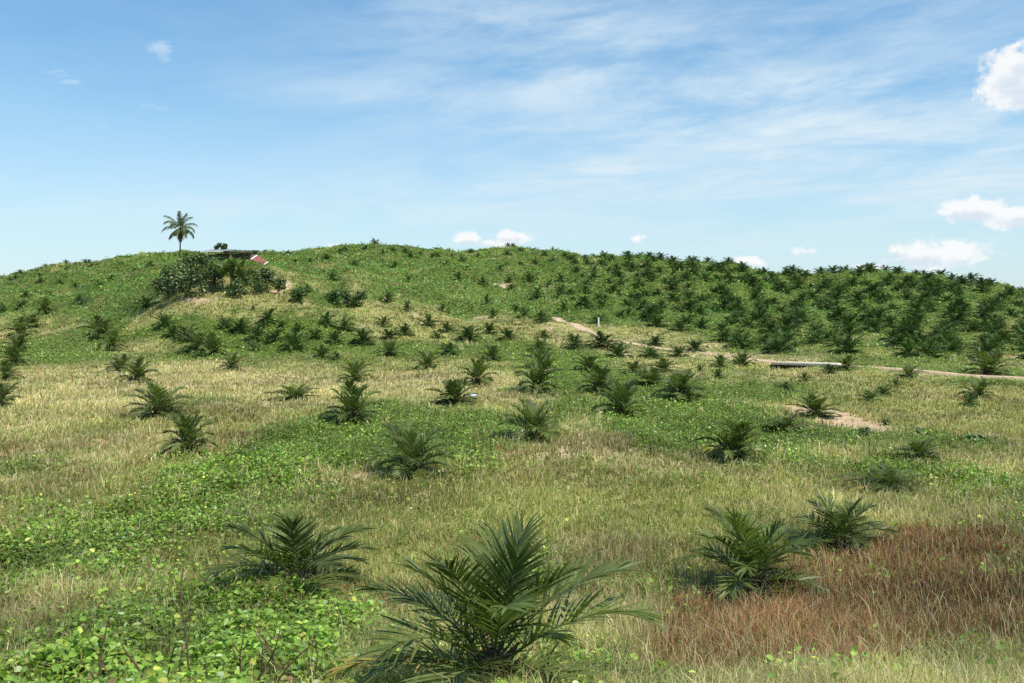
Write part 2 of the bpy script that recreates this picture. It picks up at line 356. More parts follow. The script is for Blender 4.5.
# ------------------------------------------------------------------ where the cover grows
c0 = int(np.argmin(np.abs(SV - s_mid[0]))); c1 = c0 + ND - 1
r0 = int(np.searchsorted(YR, 7.0)); r1 = int(np.searchsorted(YR, 340.0))
def proj(a, b, c): return CX + F * a / b, HY + F * (EYE - c) / b
sl = (slice(r0, r1), slice(c0, c1 + 1))
gx, gy, gzz = XX[sl], YY[sl], ZZ[sl]
pu, pv = proj(gx, gy, gzz)
du1 = pu[1:, 1:] - pu[:-1, :-1]; dv1 = pv[1:, 1:] - pv[:-1, :-1]
du2 = pu[:-1, 1:] - pu[1:, :-1]; dv2 = pv[:-1, 1:] - pv[1:, :-1]
area_px = .5 * (du1 * dv2 - dv1 * du2)
if np.median(area_px) < 0: area_px = -area_px
dA = (gx[:-1, 1:] - gx[:-1, :-1]) * (gy[1:, :-1] - gy[:-1, :-1])
wcell = np.clip(area_px, 0, None) + .10 * dA * (F / gy[:-1, :-1]) ** 2
wcell[gy[:-1, :-1] < 9.5] *= .3
flatw = wcell.ravel() / wcell.sum()
def sample(n):
    k = rng.choice(len(flatw), size=n, p=flatw)
    r, c = np.divmod(k, wcell.shape[1]); a = rng.random(n); b = rng.random(n)
    X = gx[r, c] + (gx[r, c + 1] - gx[r, c]) * a; Y = gy[r, c] + (gy[r + 1, c] - gy[r, c]) * b
    X = X * (Y + 6) / (gy[r, c] + 6)
    def lerp(G): return (G[r, c] * (1 - a) + G[r, c + 1] * a) * (1 - b) + (G[r + 1, c] * (1 - a) + G[r + 1, c + 1] * a) * b
    Z = lerp(gzz); S = np.stack([lerp(SC[k][sl]) for k in range(5)]); H = lerp(HILL[sl])
    return X, Y, Z, S, H

def unit(v): return v / np.maximum(np.linalg.norm(v, axis=-1, keepdims=True), 1e-9)

def leaves(P, size, tintc, fold=.25, tiltmax=1.0, aspect=.8, up=None):
    """pointed oval leaves, six corners folded on the midrib"""
    n = len(P)
    az = rng.random(n) * 2 * np.pi
    tilt = np.abs(rng.normal(0, .72, n)).clip(0, 1.5) * tiltmax
    t2 = rng.random(n) * 2 * np.pi
    nrm = np.stack([np.sin(tilt) * np.cos(t2), np.sin(tilt) * np.sin(t2), np.cos(tilt)], -1)
    if up is not None: nrm = unit(nrm * .6 + up)
    d = np.stack([np.cos(az), np.sin(az), np.zeros(n)], -1)
    d = unit(d - nrm * (d * nrm).sum(-1, keepdims=True)); s = np.cross(nrm, d)
    L = size[:, None]; Wd = L * aspect * .5
    base = P - d * L * .5
    v = np.stack([base, base + d * L * .30 + s * Wd + nrm * L * fold * .3, base + d * L * .72 + s * Wd * .72 + nrm * L * fold * .15,
                  base + d * L - nrm * L * .12, base + d * L * .72 - s * Wd * .72 + nrm * L * fold * .15, base + d * L * .30 - s * Wd + nrm * L * fold * .3], 1)
    o = (np.arange(n) * 6)[:, None]
    f = np.concatenate([o + np.array([[0, 1, 2, 3]]), o + np.array([[0, 3, 4, 5]])])
    return v.reshape(-1, 3), f, np.repeat(tintc, 6, 0)

def flakes(P, size, tintc, up=None):
    """single four-cornered leaves for the far slopes"""
    n = len(P)
    az = rng.random(n) * 2 * np.pi; tilt = np.abs(rng.normal(0, .6, n)).clip(0, 1.4); t2 = rng.random(n) * 2 * np.pi
    nrm = np.stack([np.sin(tilt) * np.cos(t2), np.sin(tilt) * np.sin(t2), np.cos(tilt)], -1)
    if up is not None: nrm = unit(nrm * .7 + up)
    d = np.stack([np.cos(az), np.sin(az), np.zeros(n)], -1); d = unit(d - nrm * (d * nrm).sum(-1, keepdims=True)); s = np.cross(nrm, d)
    L = size[:, None]
    v = np.stack([P - d * L * .5, P + s * L * .36, P + d * L * .5, P - s * L * .36], 1)
    f = np.arange(n * 4).reshape(n, 4)
    return v.reshape(-1, 3), f, np.repeat(tintc, 4, 0)

def blades(P, h, w, lean, tintb, tintt, az=None):
    n = len(P)
    az = rng.random(n) * 2 * np.pi if az is None else az
    fac = rng.random(n) * 2 * np.pi
    d = np.stack([np.cos(az), np.sin(az), np.zeros(n)], -1); s = np.stack([np.cos(fac), np.sin(fac), np.zeros(n)], -1)
    h1 = h[:, None]; w1 = w[:, None] * .5; l1 = lean[:, None]
    up = np.array([0, 0, 1.0])
    m = P + up * h1 * .55 + d * h1 * l1 * .3; t = P + up * h1 * (1 - .35 * l1) + d * h1 * l1
    v = np.stack([P - s * w1, P + s * w1, m + s * w1 * .8, m - s * w1 * .8, t], 1)
    o = (np.arange(n) * 5)[:, None]
    q = o + np.array([[0, 1, 2, 3]]); tr = o + np.array([[3, 2, 4]])
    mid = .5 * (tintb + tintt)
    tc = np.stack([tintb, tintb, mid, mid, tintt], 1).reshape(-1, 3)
    return v.reshape(-1, 3), [q, tr], tc

def cover(name, parts, mat, label, cat):
    vs, qs, ts, tt, off = [], [], [], [], 0
    for v, f, t in parts:
        fl = f if isinstance(f, list) else [f]
        for a in fl:
            (qs if a.shape[1] == 4 else ts).append(a + off)
        vs.append(v); tt.append(t); off += len(v)
    me = make_mesh(name, np.concatenate(vs), [np.concatenate(x) for x in (qs, ts) if x], np.concatenate(tt))
    return tag(add_obj(name, me, mat), label, cat, kind='stuff')

def pick(cols, probs, n, var=.32):
    c = 1.18 * np.array(cols)[rng.choice(len(cols), size=n, p=np.array(probs) / sum(probs))]
    return c * (1 + var * rng.normal(0, 1, (n, 1))).clip(.4, 2.0)

NS = 1150000
X, Y, Z, S, H = sample(NS)
kind = (S + rng.gumbel(0, .32, S.shape)).argmax(0)
td = track_dist(X, Y)
ok = (td > .12 - .7 * rng.random(NS) ** 2)
a_ = (X - BRC[0]) * BRD[0] + (Y - BRC[1]) * BRD[1]; b_ = (X - BRC[0]) * BRN[0] + (Y - BRC[1]) * BRN[1]
ok &= ~((np.abs(a_) < 3.0) & (b_ > -4.2) & (b_ < 2.2))
px = Y / F                              # metres covered by one picture element at that range
clump = fbm(X / 1.1, Y / 1.1, 401, 2); clump2 = fbm(X / 6, Y / 6, 411, 3)

# creeper
m = ok & (kind == 0) & (rng.random(NS) < np.where(H > .4, .75, .8))
Pc = np.stack([X, Y, Z], -1)[m]; y_, h_, p_, c_, c2_ = Y[m], H[m], px[m], clump[m], clump2[m]
n = len(Pc)
lift = np.abs(rng.normal(0, .11, n)) * np.clip(1 + c_ * 2, .2, 2.2) * (1 + 1.3 * h_)
Pc[:, 2] += .02 + lift
sz = np.maximum(rng.uniform(.055, .15, n), p_ * rng.uniform(1.5, 2.7, n))
plain_c = pick([(.155, .245, .036), (.115, .19, .03), (.195, .285, .048), (.34, .35, .07), (.29, .35, .18)], [.38, .28, .26, .055, .03], n, .23)
hill_c = pick([(.115, .220, .046), (.085, .168, .036), (.155, .268, .058), (.23, .31, .075), (.24, .33, .16)], [.42, .30, .25, .03, .0], n, .2)
t_ = sstep(.15, .7, h_)[:, None]
col = plain_c * (1 - t_) + hill_c * t_
c4_ = fbm(Pc[:, 0] / 11, Pc[:, 1] / 11, 441, 4)
col *= (1 + .7 * c2_ + .6 * c_ + 1.1 * c4_ * h_)[:, None].clip(.45, 1.8)
col *= (.56 + .42 * np.minimum(lift / (.10 * (1 + 1.3 * h_)), 1.6))[:, None]  # shade inside the creeper painted in: low leaves darker, top ones brighter
col[rng.random(n) < .02 * (1 - .8 * h_)] = (.26, .17, .08)
nearm = y_ < 40
parts = [leaves(Pc[nearm], sz[nearm], col[nearm]), flakes(Pc[~nearm], sz[~nearm], col[~nearm])]
cover('creeper', parts, M_LEAF, 'leafy green creeper smothering the ground of plain and hills', 'creeper')

# grasses
def grass(name, kid, keep, hr, wr, leanr, cols, probs, label, extra_tip=1.0, hmin_px=4.0, dark=.72):
    m = ok & (kind == kid) & (rng.random(NS) < keep)
    P = np.stack([X, Y, Z], -1)[m]; n = len(P); p_, c_, c2_ = px[m], clump[m], clump2[m]
    g = 9; ci = (np.arange(n) // g) * g; hq = rng.random(n // g + 1)[np.arange(n) // g]
    rad = (.035 + P[ci, 1] * .0022)[:, None]
    near_c = P[ci] + np.concatenate([rng.normal(0, 1, (n, 2)) * rad, np.zeros((n, 1))], 1)
    use = rng.random(n) < .66
    P[use] = near_c[use]
    p_ = P[:, 1] / F; c_ = fbm(P[:, 0] / 1.1, P[:, 1] / 1.1, 401, 2); c2_ = fbm(P[:, 0] / 6, P[:, 1] / 6, 411, 3)
    h = np.maximum(rng.uniform(*hr, n), p_ * hmin_px * .6) * np.where(track_dist(P[:, 0], P[:, 1]) < 5, .55, 1) * (1 + 1.0 * c_).clip(.4, 1.7) * (.6 + .8 * hq)
    w = np.maximum(rng.uniform(*wr, n), p_ * rng.uniform(.75, 1.2, n))
    lean = rng.uniform(*leanr, n)
    c3_ = fbm(P[:, 0] / 2.6, P[:, 1] / 3.5, 431, 3)
    c = pick(cols, probs, n, .15) * (1 + 1.1 * c2_ + .4 * c_ + 1.0 * c3_ + .35 * (hq - .5))[:, None].clip(.45, 1.7)
    az = rng.normal(.6, 1.6, n)
    P[:, 2] = P[:, 2] - .02
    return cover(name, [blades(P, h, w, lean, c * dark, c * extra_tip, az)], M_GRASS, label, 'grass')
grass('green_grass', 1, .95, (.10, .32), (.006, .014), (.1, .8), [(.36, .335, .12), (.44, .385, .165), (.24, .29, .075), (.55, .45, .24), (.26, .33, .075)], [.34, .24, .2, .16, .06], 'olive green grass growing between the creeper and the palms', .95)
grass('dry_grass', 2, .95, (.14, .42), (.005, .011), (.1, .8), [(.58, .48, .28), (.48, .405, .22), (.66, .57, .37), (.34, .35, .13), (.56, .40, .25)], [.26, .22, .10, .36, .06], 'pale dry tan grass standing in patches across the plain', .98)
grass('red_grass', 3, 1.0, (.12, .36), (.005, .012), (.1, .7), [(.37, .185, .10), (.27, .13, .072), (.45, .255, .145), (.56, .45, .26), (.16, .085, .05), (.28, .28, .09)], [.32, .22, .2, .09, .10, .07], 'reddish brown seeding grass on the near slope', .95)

# extra near layers: grass poking through the creeper, stray leaves in the grass
m = ok & (kind == 0) & (Y < 75) & (rng.random(NS) < .10)
P = np.stack([X, Y, Z], -1)[m]; n = len(P)
c = pick([(.17, .22, .05), (.30, .28, .10), (.13, .19, .04)], [.5, .25, .25], n)
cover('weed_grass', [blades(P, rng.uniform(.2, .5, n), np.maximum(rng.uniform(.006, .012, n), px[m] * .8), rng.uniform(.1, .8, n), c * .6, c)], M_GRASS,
      'thin green grass blades poking up through the creeper', 'grass')
m = ok & ((kind == 1) | (kind == 2) | ((kind == 3) & (rng.random(NS) < .22))) & (Y < 130) & (rng.random(NS) < .34 * sstep(-.16, .10, clump2 + .4 * clump) + .05)
P = np.stack([X, Y, Z + .05 + .12 * rng.random(NS)], -1)[m]; n = len(P)
c = pick([(.13, .21, .036), (.18, .24, .05), (.28, .29, .08)], [.6, .33, .07], n)
s_ = np.maximum(rng.uniform(.04, .09, n), px[m] * 1.6)
cover('low_weeds', [flakes(P, s_, c)], M_LEAF, 'low green broad leaved weeds dotted through the grass', 'weeds')
# tall pale straw stalks near the eye
m = ok & ((kind == 2) | (kind == 3)) & (Y < 30) & (rng.random(NS) < .06)
P = np.stack([X, Y, Z], -1)[m]; n = len(P)
c = pick([(.52, .43, .25), (.42, .32, .17), (.60, .54, .36)], [.5, .3, .2], n)
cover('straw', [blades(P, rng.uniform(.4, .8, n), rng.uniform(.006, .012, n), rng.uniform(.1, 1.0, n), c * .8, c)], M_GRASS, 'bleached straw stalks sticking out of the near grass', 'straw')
# clods on bare soil
m = (kind == 4) & (rng.random(NS) < .5) & (td > -.2)
P = np.stack([X, Y, Z], -1)[m]; n = len(P)
ico = np.array([(1, 0, 0), (-.6, .8, 0), (-.6, -.8, 0), (0, 0, .7)]); icf = np.array([(0, 1, 3), (1, 2, 3), (2, 0, 3)])
s_ = np.maximum(rng.uniform(.02, .09, n), px[m] * .7)
rot = rng.random(n) * 6.28; cr_, sr_ = np.cos(rot), np.sin(rot)
vx = ico[:, 0] * cr_[:, None] - ico[:, 1] * sr_[:, None]; vy = ico[:, 0] * sr_[:, None] + ico[:, 1] * cr_[:, None]
V = P[:, None] + s_[:, None, None] * np.stack([vx, vy, np.tile(ico[:, 2], (n, 1))], -1)
me = make_mesh('soil_clods', V.reshape(-1, 3), (np.arange(n) * 4)[:, None, None].repeat(3, 1).reshape(-1, 1) + np.tile(icf, (n, 1)))
tag(add_obj('soil_clods', me, M_GRIT), 'dry reddish clods strewn on the bare soil patches', 'soil', kind='stuff')

# ------------------------------------------------------------------ tracks and bridge
def ribbon(q, hw, tw):
    t = np.gradient(q, axis=0); t /= np.linalg.norm(t, axis=1, keepdims=True); nrm = np.stack([-t[:, 1], t[:, 0]], 1)
    offs = np.array([-1.3, -1, -.55, 0, .55, 1, 1.3]) * hw; dz = np.array([-.7, .06, .03, .12, .03, .06, -.7])
    jit = 1 + .8 * (fbm(q[:, 0] / 1.5, q[:, 1] / 1.5, 501, 3))[:, None]
    P = q[:, None, :] + nrm[:, None, :] * (offs * jit * tw[:, None])[..., None]
    zc = terrain(q[:, 0], q[:, 1])[0]
    zc = np.convolve(np.pad(zc, 3, mode='edge'), np.ones(7) / 7, 'valid')
    zz = np.maximum(terrain(P[..., 0].ravel(), P[..., 1].ravel())[0].reshape(P.shape[:2]), zc[:, None] - .15) + dz
    V = np.concatenate([P, zz[..., None]], -1); n, k = V.shape[:2]; i = np.arange(n * k).reshape(n, k)
    f = np.stack([i[:-1, :-1], i[1:, :-1], i[1:, 1:], i[:-1, 1:]], -1).reshape(-1, 4)
    return V.reshape(-1, 3), f, zc
zend = []
for (q, hw), tw, lab, lift in zip(TRK, TW, ('pale red dirt track climbing the hill from the plank bridge', 'straight pale dirt track on low bank from bridge towards the right'), (.0, .17)):
    V, f, zc = ribbon(q, hw, tw); V[:, 2] += lift; zend.append(zc + lift)
    tag(add_obj('dirt_track', make_mesh('dirt_track', V, f[:, ::-1], smooth=True), M_TRACK), lab, 'track', kind='structure')

def box(cx, cy, cz, sx, sy, sz, bev=0.0):
    v = np.array([(x, y, z) for x in (-.5, .5) for y in (-.5, .5) for z in (-.5, .5)]) * (sx, sy, sz) + (cx, cy, cz)
    f = np.array([(0, 1, 3, 2), (4, 6, 7, 5), (0, 4, 5, 1), (2, 3, 7, 6), (0, 2, 6, 4), (1, 5, 7, 3)])
    return v, f
def join(lst):
    vs, fs, off = [], [], 0
    for v, f in lst: vs.append(v); fs.append(f + off); off += len(v)
    return np.concatenate(vs), np.concatenate(fs)
def tube(pts, rad, k=6):
    pts = np.array(pts, float); rad = np.broadcast_to(rad, (len(pts),)); t = unit(np.gradient(pts, axis=0))
    ref = np.array([0, 1.0, 0.03]) if abs(t[0][1]) < .8 else np.array([1.0, 0, 0])
    a = unit(np.cross(t, ref)); b = np.cross(t, a)
    th = np.arange(k) / k * 2 * np.pi
    v = (pts[:, None] + rad[:, None, None] * (np.cos(th)[None, :, None] * a[:, None] + np.sin(th)[None, :, None] * b[:, None])).reshape(-1, 3)
    i = np.arange(len(pts) * k).reshape(len(pts), k); j = np.roll(i, -1, 1)
    return v, np.stack([i[:-1], j[:-1], j[1:], i[1:]], -1).reshape(-1, 4)

Lb = float(np.linalg.norm(BR1 - BR0)) + .4
zA, zB = zend[0][-1] + .14, zend[1][0] + .14
br = empty('plank_bridge', (BRC[0], BRC[1], 0), math.atan2(BRD[1], BRD[0]))
tag(br, 'low pale plank bridge over a dark ditch on the dirt track', 'bridge')
def slope(v): v = v.copy(); v[:, 2] += (zA + zB) / 2 + (zB - zA) * v[:, 0] / Lb; return v
pl = [box(-Lb / 2 + (i + .5) * Lb / 22, random.uniform(-.015, .015), random.uniform(-.006, .006), Lb / 22 - .002, 2.5 + random.uniform(-.03, .03), .26) for i in range(22)]
v, f = join(pl); add_obj('deck', make_mesh('deck', slope(v), f), M_CONC, br)
for yb in (-.6, 0, .6):
    v, f = box(0, yb, -.28, Lb, .2, .28); add_obj('beam', make_mesh('beam', slope(v), f), M_CONCDK, br)
for xb in (-Lb / 2 + 1.1, Lb / 2 - .9):
    for yb in (-1.05, 1.05):
        v, f = box(xb, yb, -.95, .26, .24, 1.3); add_obj('post', make_mesh('post', slope(v), f), M_CONC, br)

# ------------------------------------------------------------------ palm fronds
def frond(L, e0, bend, pairs, wid, lmax, seed, vee=.45, droop=.18, ang0=1.15, ang1=.3, t0=.2, seg=2, rr=.016, plume=.25, power=1.5):
    r = np.random.default_rng(seed)
    nP = 14; t = np.linspace(0, 1, nP); e = e0 - bend * t ** power
    side0 = r.normal(0, .05)
    dx, dz = np.cos(e) * L / (nP - 1), np.sin(e) * L / (nP - 1)
    P = np.stack([np.r_[0, np.cumsum(dx[:-1])], side0 * L * t ** 2, np.r_[0, np.cumsum(dz[:-1])]], 1)
    lst = [tube(P, rr * (1 - .8 * t), 4 if pairs > 14 else 3)]
    V, Q, off = [lst[0][0]], [lst[0][1]], len(lst[0][0])
    for i in range(pairs):
        for sd in (-1, 1):
            tt = min(1, t0 + (1 - t0) * ((i + .5 + .4 * (r.random() - .5)) / pairs) ** .92)
            p = np.array([np.interp(tt, t, P[:, k]) for k in range(3)]); ee = np.interp(tt, t, e)
            T = np.array([math.cos(ee), 0, math.sin(ee)]); Nn = np.array([-math.sin(ee), 0, math.cos(ee)]); Sd = np.array([0, sd, 0.])
            u = (tt - t0) / (1 - t0)
            an = ang0 + (ang1 - ang0) * u + r.normal(0, .07); ve = vee * (1 - .4 * u) + r.normal(0, plume)
            d = math.cos(an) * T + math.sin(an) * (math.cos(ve) * Sd + math.sin(ve) * Nn); d /= np.linalg.norm(d)
            l = lmax * (.42 + .62 * math.sin(math.pi * (.12 + .80 * u) ** .9)) * r.uniform(.88, 1.08)
            wv = T - d * (T @ d); wv /= np.linalg.norm(wv)
            fn = np.cross(d, wv); tw = r.normal(0, .35); wv = math.cos(tw) * wv + math.sin(tw) * fn
            dr = droop * l * r.uniform(.5, 1.5)
            ks = np.linspace(0, 1, seg + 1)
            ws = {1: [.75, .2], 2: [.5, 1, .1], 3: [.5, 1, .75, .06]}[seg]
            pts = [p + d * l * k + np.array([0, 0, -dr * k * k]) for k in ks]
            for a_k in range(seg + 1):
                V.append(np.stack([pts[a_k] - wv * wid * .5 * ws[a_k], pts[a_k] + wv * wid * .5 * ws[a_k]]))
            for a_k in range(seg):
                o = off + a_k * 2; Q.append(np.array([[o, o + 1, o + 3, o + 2]]))
            off += 2 * (seg + 1)
    return np.concatenate(V), np.concatenate(Q)

# elevation classes from the upright heart leaves to the outer ones that arch to the ground
CLS = [(1.30, .40, 1.40), (1.08, .65, 1.6), (.88, .85, 1.75), (.66, .95, 1.75), (.42, .95, 1.6), (.20, .75, 1.4)]
HI = [[make_mesh('frond', *frond(L, e0, b, 31, .034, .64, 10 * i + k, seg=3, droop=.15, plume=.16, vee=.44, ang0=1.22, ang1=.42)) for k in range(3)] for i, (e0, b, L) in enumerate(CLS)]
NEARF = [[make_mesh('frond', *frond(L, e0, b, 25, .052, .62, 50 + 10 * i + k, seg=3, droop=.16, plume=.13, vee=.40, ang0=1.22, ang1=.45)) for k in range(3)] for i, (e0, b, L) in enumerate(CLS)]
MID = [[make_mesh('frond', *frond(L, e0, b, 16, .092, .58, 100 + 10 * i + k, seg=2, droop=.18, rr=.025, plume=.10, ang0=1.22, ang1=.45)) for k in range(2)] for i, (e0, b, L) in enumerate(CLS)]
for grp in (HI, NEARF, MID):
    for c in grp:
        for me in c: me.materials.append(M_PALM)
DEAD = [make_mesh('dead_frond', *frond(1.3, .12, .55, 20, .03, .34, 700 + k, droop=.5, vee=.0)) for k in range(2)]
for me in DEAD: me.materials.append(M_DEADF)
YEL = make_mesh('yellow_frond', *frond(1.85, .50, .85, 26, .040, .42, 750, droop=.3)); YEL.materials.append(M_YELF)
def trunk_mesh(seed):
    r = np.random.default_rng(seed); lst = [tube([(0, 0, -.2), (0, 0, .0), (0, 0, .2), (0, 0, .38), (0, 0, .5)], [.17, .19, .17, .12, .05], 9)]
    for k in range(26):
        a = k * 2.4; z = .02 + .4 * k / 26; d = np.array([math.cos(a), math.sin(a), 0])
        lst.append(tube([d * .13 + (0, 0, z), d * .22 + (0, 0, z + .09), d * (.27 + .05 * r.random()) + (0, 0, z + .2)], [.045, .035, .012], 4))
    return join(lst)
TRK_ME = make_mesh('trunk', *trunk_mesh(1)); TRK_ME.materials.append(M_TRUNK)

def palm_layout(nf, seed):
    r = random.Random(seed); out = []
    for k in range(nf):
        u = (k + .5) / nf
        c = min(5, int(u ** .80 * 6))
        out.append((c, (k * 2.39996 + r.uniform(-.35, .35)) % (2 * math.pi), r.uniform(.86, 1.1), .26 - .22 * u, r.uniform(-.12, .12)))
    return out

def palm_whole(seed, nf, pairs, wid, lmax, seg=1):
    V, Q, off = [], [], 0
    for c, az, s, z0, _ in palm_layout(nf, seed):
        e0, b, L = CLS[c]
        v, q = frond(L, e0, b, pairs, wid, lmax, seed * 50 + c, seg=seg, rr=.03, droop=.15)
        v = v * s; ca, sa = math.cos(az), math.sin(az)
        v = np.stack([v[:, 0] * ca - v[:, 1] * sa, v[:, 0] * sa + v[:, 1] * ca, v[:, 2] + z0], 1)
        V.append(v); Q.append(q + off); off += len(v)
    return np.concatenate(V), np.concatenate(Q)
SMALL_GEO = [palm_whole(s, 22, 12, .15, .58) for s in range(1, 9)]
FAR_GEO = [palm_whole(s, 17, 7, .25, .58) for s in range(11, 17)]
SMALL = [make_mesh('oil_palm', *g) for g in SMALL_GEO]
FAR = [make_mesh('oil_palm', *g) for g in FAR_GEO]
for me in SMALL + FAR: me.materials.append(M_PALM2)
NATW, NATH = 3.0, 2.05    # natural spread and height of the layouts above

# ------------------------------------------------------------------ oil palms one by one: x, y of the foot, spread, height (picture units), label
G1 = 'young oil palms planted across the plain'
NAMED = [
 (492, 692, 262, 172, 'largest oil palm, closest to the viewer, with one yellowed frond low down'),
 (295, 590, 138, 78, 'oil palm with drooping brown dead fronds beside the big creeper patch'),
 (752, 590, 132, 92, 'dense dark oil palm at the edge of the reddish grass'),
 (838, 545, 88, 56, 'open spreading oil palm with visible short trunk behind the dense one'),
 (886, 494, 72, 28, 'low wide oil palm half sunk in grass up the slope from the open one'),
 (920, 464, 38, 20, 'small flat oil palm behind the low wide one, brown at its foot'),
 (412, 476, 72, 58, 'oil palm standing in the bright creeper patch with bare soil at its foot'),
 (734, 460, 54, 40, 'rounded oil palm at the edge of creeper left of the bare soil heap'),
 (535, 443, 60, 44, 'bushy oil palm alone in tan grass in the middle of the plain'),
 (620, 417, 46, 38, 'oil palm with one tall upright frond, right of the bushy central one'),
 (188, 458, 46, 40, 'narrow upright oil palm standing alone in mixed grass left of the creeper patch'),
 (352, 424, 50, 38, 'oil palm with raised pointed fronds at the back edge of the bright creeper patch'),
 (160, 415, 62, 36, 'wide oil palm at the near end of the diagonal palm row in tan grass'),
 (137, 385, 32, 24, 'second palm from the near end of the diagonal row'),
 (121, 372, 28, 20, 'third palm from the near end of the diagonal row'),
 (111, 352, 24, 24, 'fourth palm from the near end of the diagonal row, in the creeper band'),
 (102, 336, 34, 20, 'broad palm at the far end of the diagonal row in the creeper band'),
 (0, 406, 34, 26, 'palm cut off by the left edge of the photo, standing in tan grass'),
 (6, 378, 26, 18, 'pale green palm at the near end of the dark palm line by the left edge'),
 (14, 367, 26, 22, 'second palm of the dark line by the left edge, counted from its near end'),
 (18, 352, 26, 20, 'third palm of the dark line by the left edge, counted from its near end'),
 (22, 338, 26, 18, 'fourth palm of the dark line by the left edge, counted from its near end'),
 (31, 327, 26, 15, 'fifth palm of the dark line by the left edge, counted from its near end'),
 (45, 315, 20, 15, 'farthest palm of the dark line by the left edge'),
 (455, 405, 46, 26, 'oil palm with a white bag lying beside it in tan grass'),
 (478, 384, 34, 25, 'oil palm just behind the one with the white bag'),
 (492, 364, 24, 17, 'oil palm behind and right of the two palms near the white bag'),
 (537, 391, 42, 36, 'tall palm at the near end of the straight upright column of palms mid plain'),
 (540, 371, 30, 22, 'second palm of the straight upright column of palms mid plain'),
 (541, 353, 22, 14, 'third palm of the straight upright column of palms mid plain'),
 (601, 392, 36, 26, 'oil palm left of and behind the one with the tall upright frond'),
 (588, 374, 26, 16, 'low oil palm in yellowish creeper behind the pair mid plain'),
 (650, 386, 38, 20, 'oil palm with light green middle between the tall frond palm and the wide dark one'),
 (680, 401, 50, 27, 'wide dark oil palm with scattered fronds in the yellowish creeper'),
 (634, 373, 26, 13, 'flat oil palm behind the light green one'),
 (663, 372, 28, 13, 'flat oil palm by the red tinged grass'),
 (720, 367, 22, 13, 'round low palm in grass left of the upright palm near the track'),
 (743, 363, 24, 19, 'upright palm near the track left of the plank bridge'),
 (718, 379, 14, 12, 'tiny palm in grass in front of the round low palm'),
 (815, 417, 40, 20, 'dark low oil palm beside the bare soil heap'),
 (785, 432, 38, 15, 'pale low oil palm in front of the dark one by the soil heap'),
 (846, 374, 26, 14, 'dark palm on the near side of the dirt track just past the bridge'),
 (829, 376, 16, 10, 'small palm in front of the end of the bridge'),
 (804, 382, 12, 13, 'small narrow palm in the grass below the bridge'),
 (785, 392, 18, 10, 'small bright green palm in grass below the bridge'),
 (909, 379, 26, 14, 'palm touching the straight dirt track midway along it'),
 (896, 387, 14, 10, 'small palm next to the one touching the dirt track'),
 (884, 396, 18, 11, 'third small palm stepping down from the dirt track'),
 (870, 404, 24, 12, 'pale thin fronded palm farthest from the dirt track in the short row'),
 (977, 399, 30, 21, 'rounded dense palm in open grass below the track near the right edge'),
 (970, 408, 16, 15, 'small palm touching the rounded dense one near the right edge'),
 (989, 375, 44, 26, 'broad solitary palm on the far side of the track near the right edge'),
 (295, 399, 44, 17, 'thin sparse palm flattened in the tan grass'),
 (355, 380, 30, 21, 'palm in tan grass behind the one with raised pointed fronds'),
 (427, 369, 27, 20, 'palm at the edge of the creeper band behind the tan grass strip'),
 (390, 357, 24, 17, 'palm in the creeper band left of the one at its edge'),
 (232, 374, 24, 19, 'palm at the near edge of the creeper band below the hut, in tan grass'),
 (212, 358, 28, 21, 'palm second in the short slanting row below the hut'),
 (198, 353, 28, 23, 'dark palm third in the short slanting row below the hut'),
 (268, 327, 18, 18, 'palm with bare reddish soil around its foot below the hut'),
 (146, 305, 19, 13, 'palm in a ring of bare soil left of and below the dark bushes'),
]
FOOT = [  # the small ones in and along the creeper band under the knoll
 (165, 330, 20, 15), (173, 337, 18, 14), (188, 340, 24, 16), (225, 329, 15, 12), (239, 332, 19, 14), (257, 341, 20, 15), (275, 343, 19, 14), (294, 351, 24, 20),
 (282, 329, 9, 8), (298, 330, 11, 8), (315, 338, 17, 13), (327, 329, 15, 14), (345, 333, 15, 15), (335, 344, 16, 13), (363, 346, 22, 18), (322, 361, 18, 14), (337, 362, 13, 10),
 (384, 329, 15, 12), (389, 339, 16, 13), (405, 336, 17, 12), (447, 333, 16, 10), (437, 339, 13, 8), (468, 342, 23, 16), (489, 334, 17, 12), (508, 342, 20, 12), (449, 356, 20, 13), (544, 339, 15, 9),
 (575, 349, 20, 14), (603, 348, 28, 16), (618, 359, 22, 17), (651, 359, 24, 13), (655, 346, 16, 10), (695, 351, 20, 13), (678, 356, 18, 12), (700, 373, 10, 10), (736, 365, 13, 7)]
KNOLL = [(429, 328, 15, 15), (407, 316, 11, 12), (388, 303, 14, 15), (442, 308, 13, 10), (354, 309, 12, 12), (297, 304, 13, 13), (333, 285, 12, 10), (253, 311, 6, 10), (493, 318, 12, 14), (487, 307, 11, 10),
 (516, 309, 13, 11), (524, 320, 12, 12), (542, 327, 14, 18), (410, 283, 12, 10), (483, 289, 10, 9)]
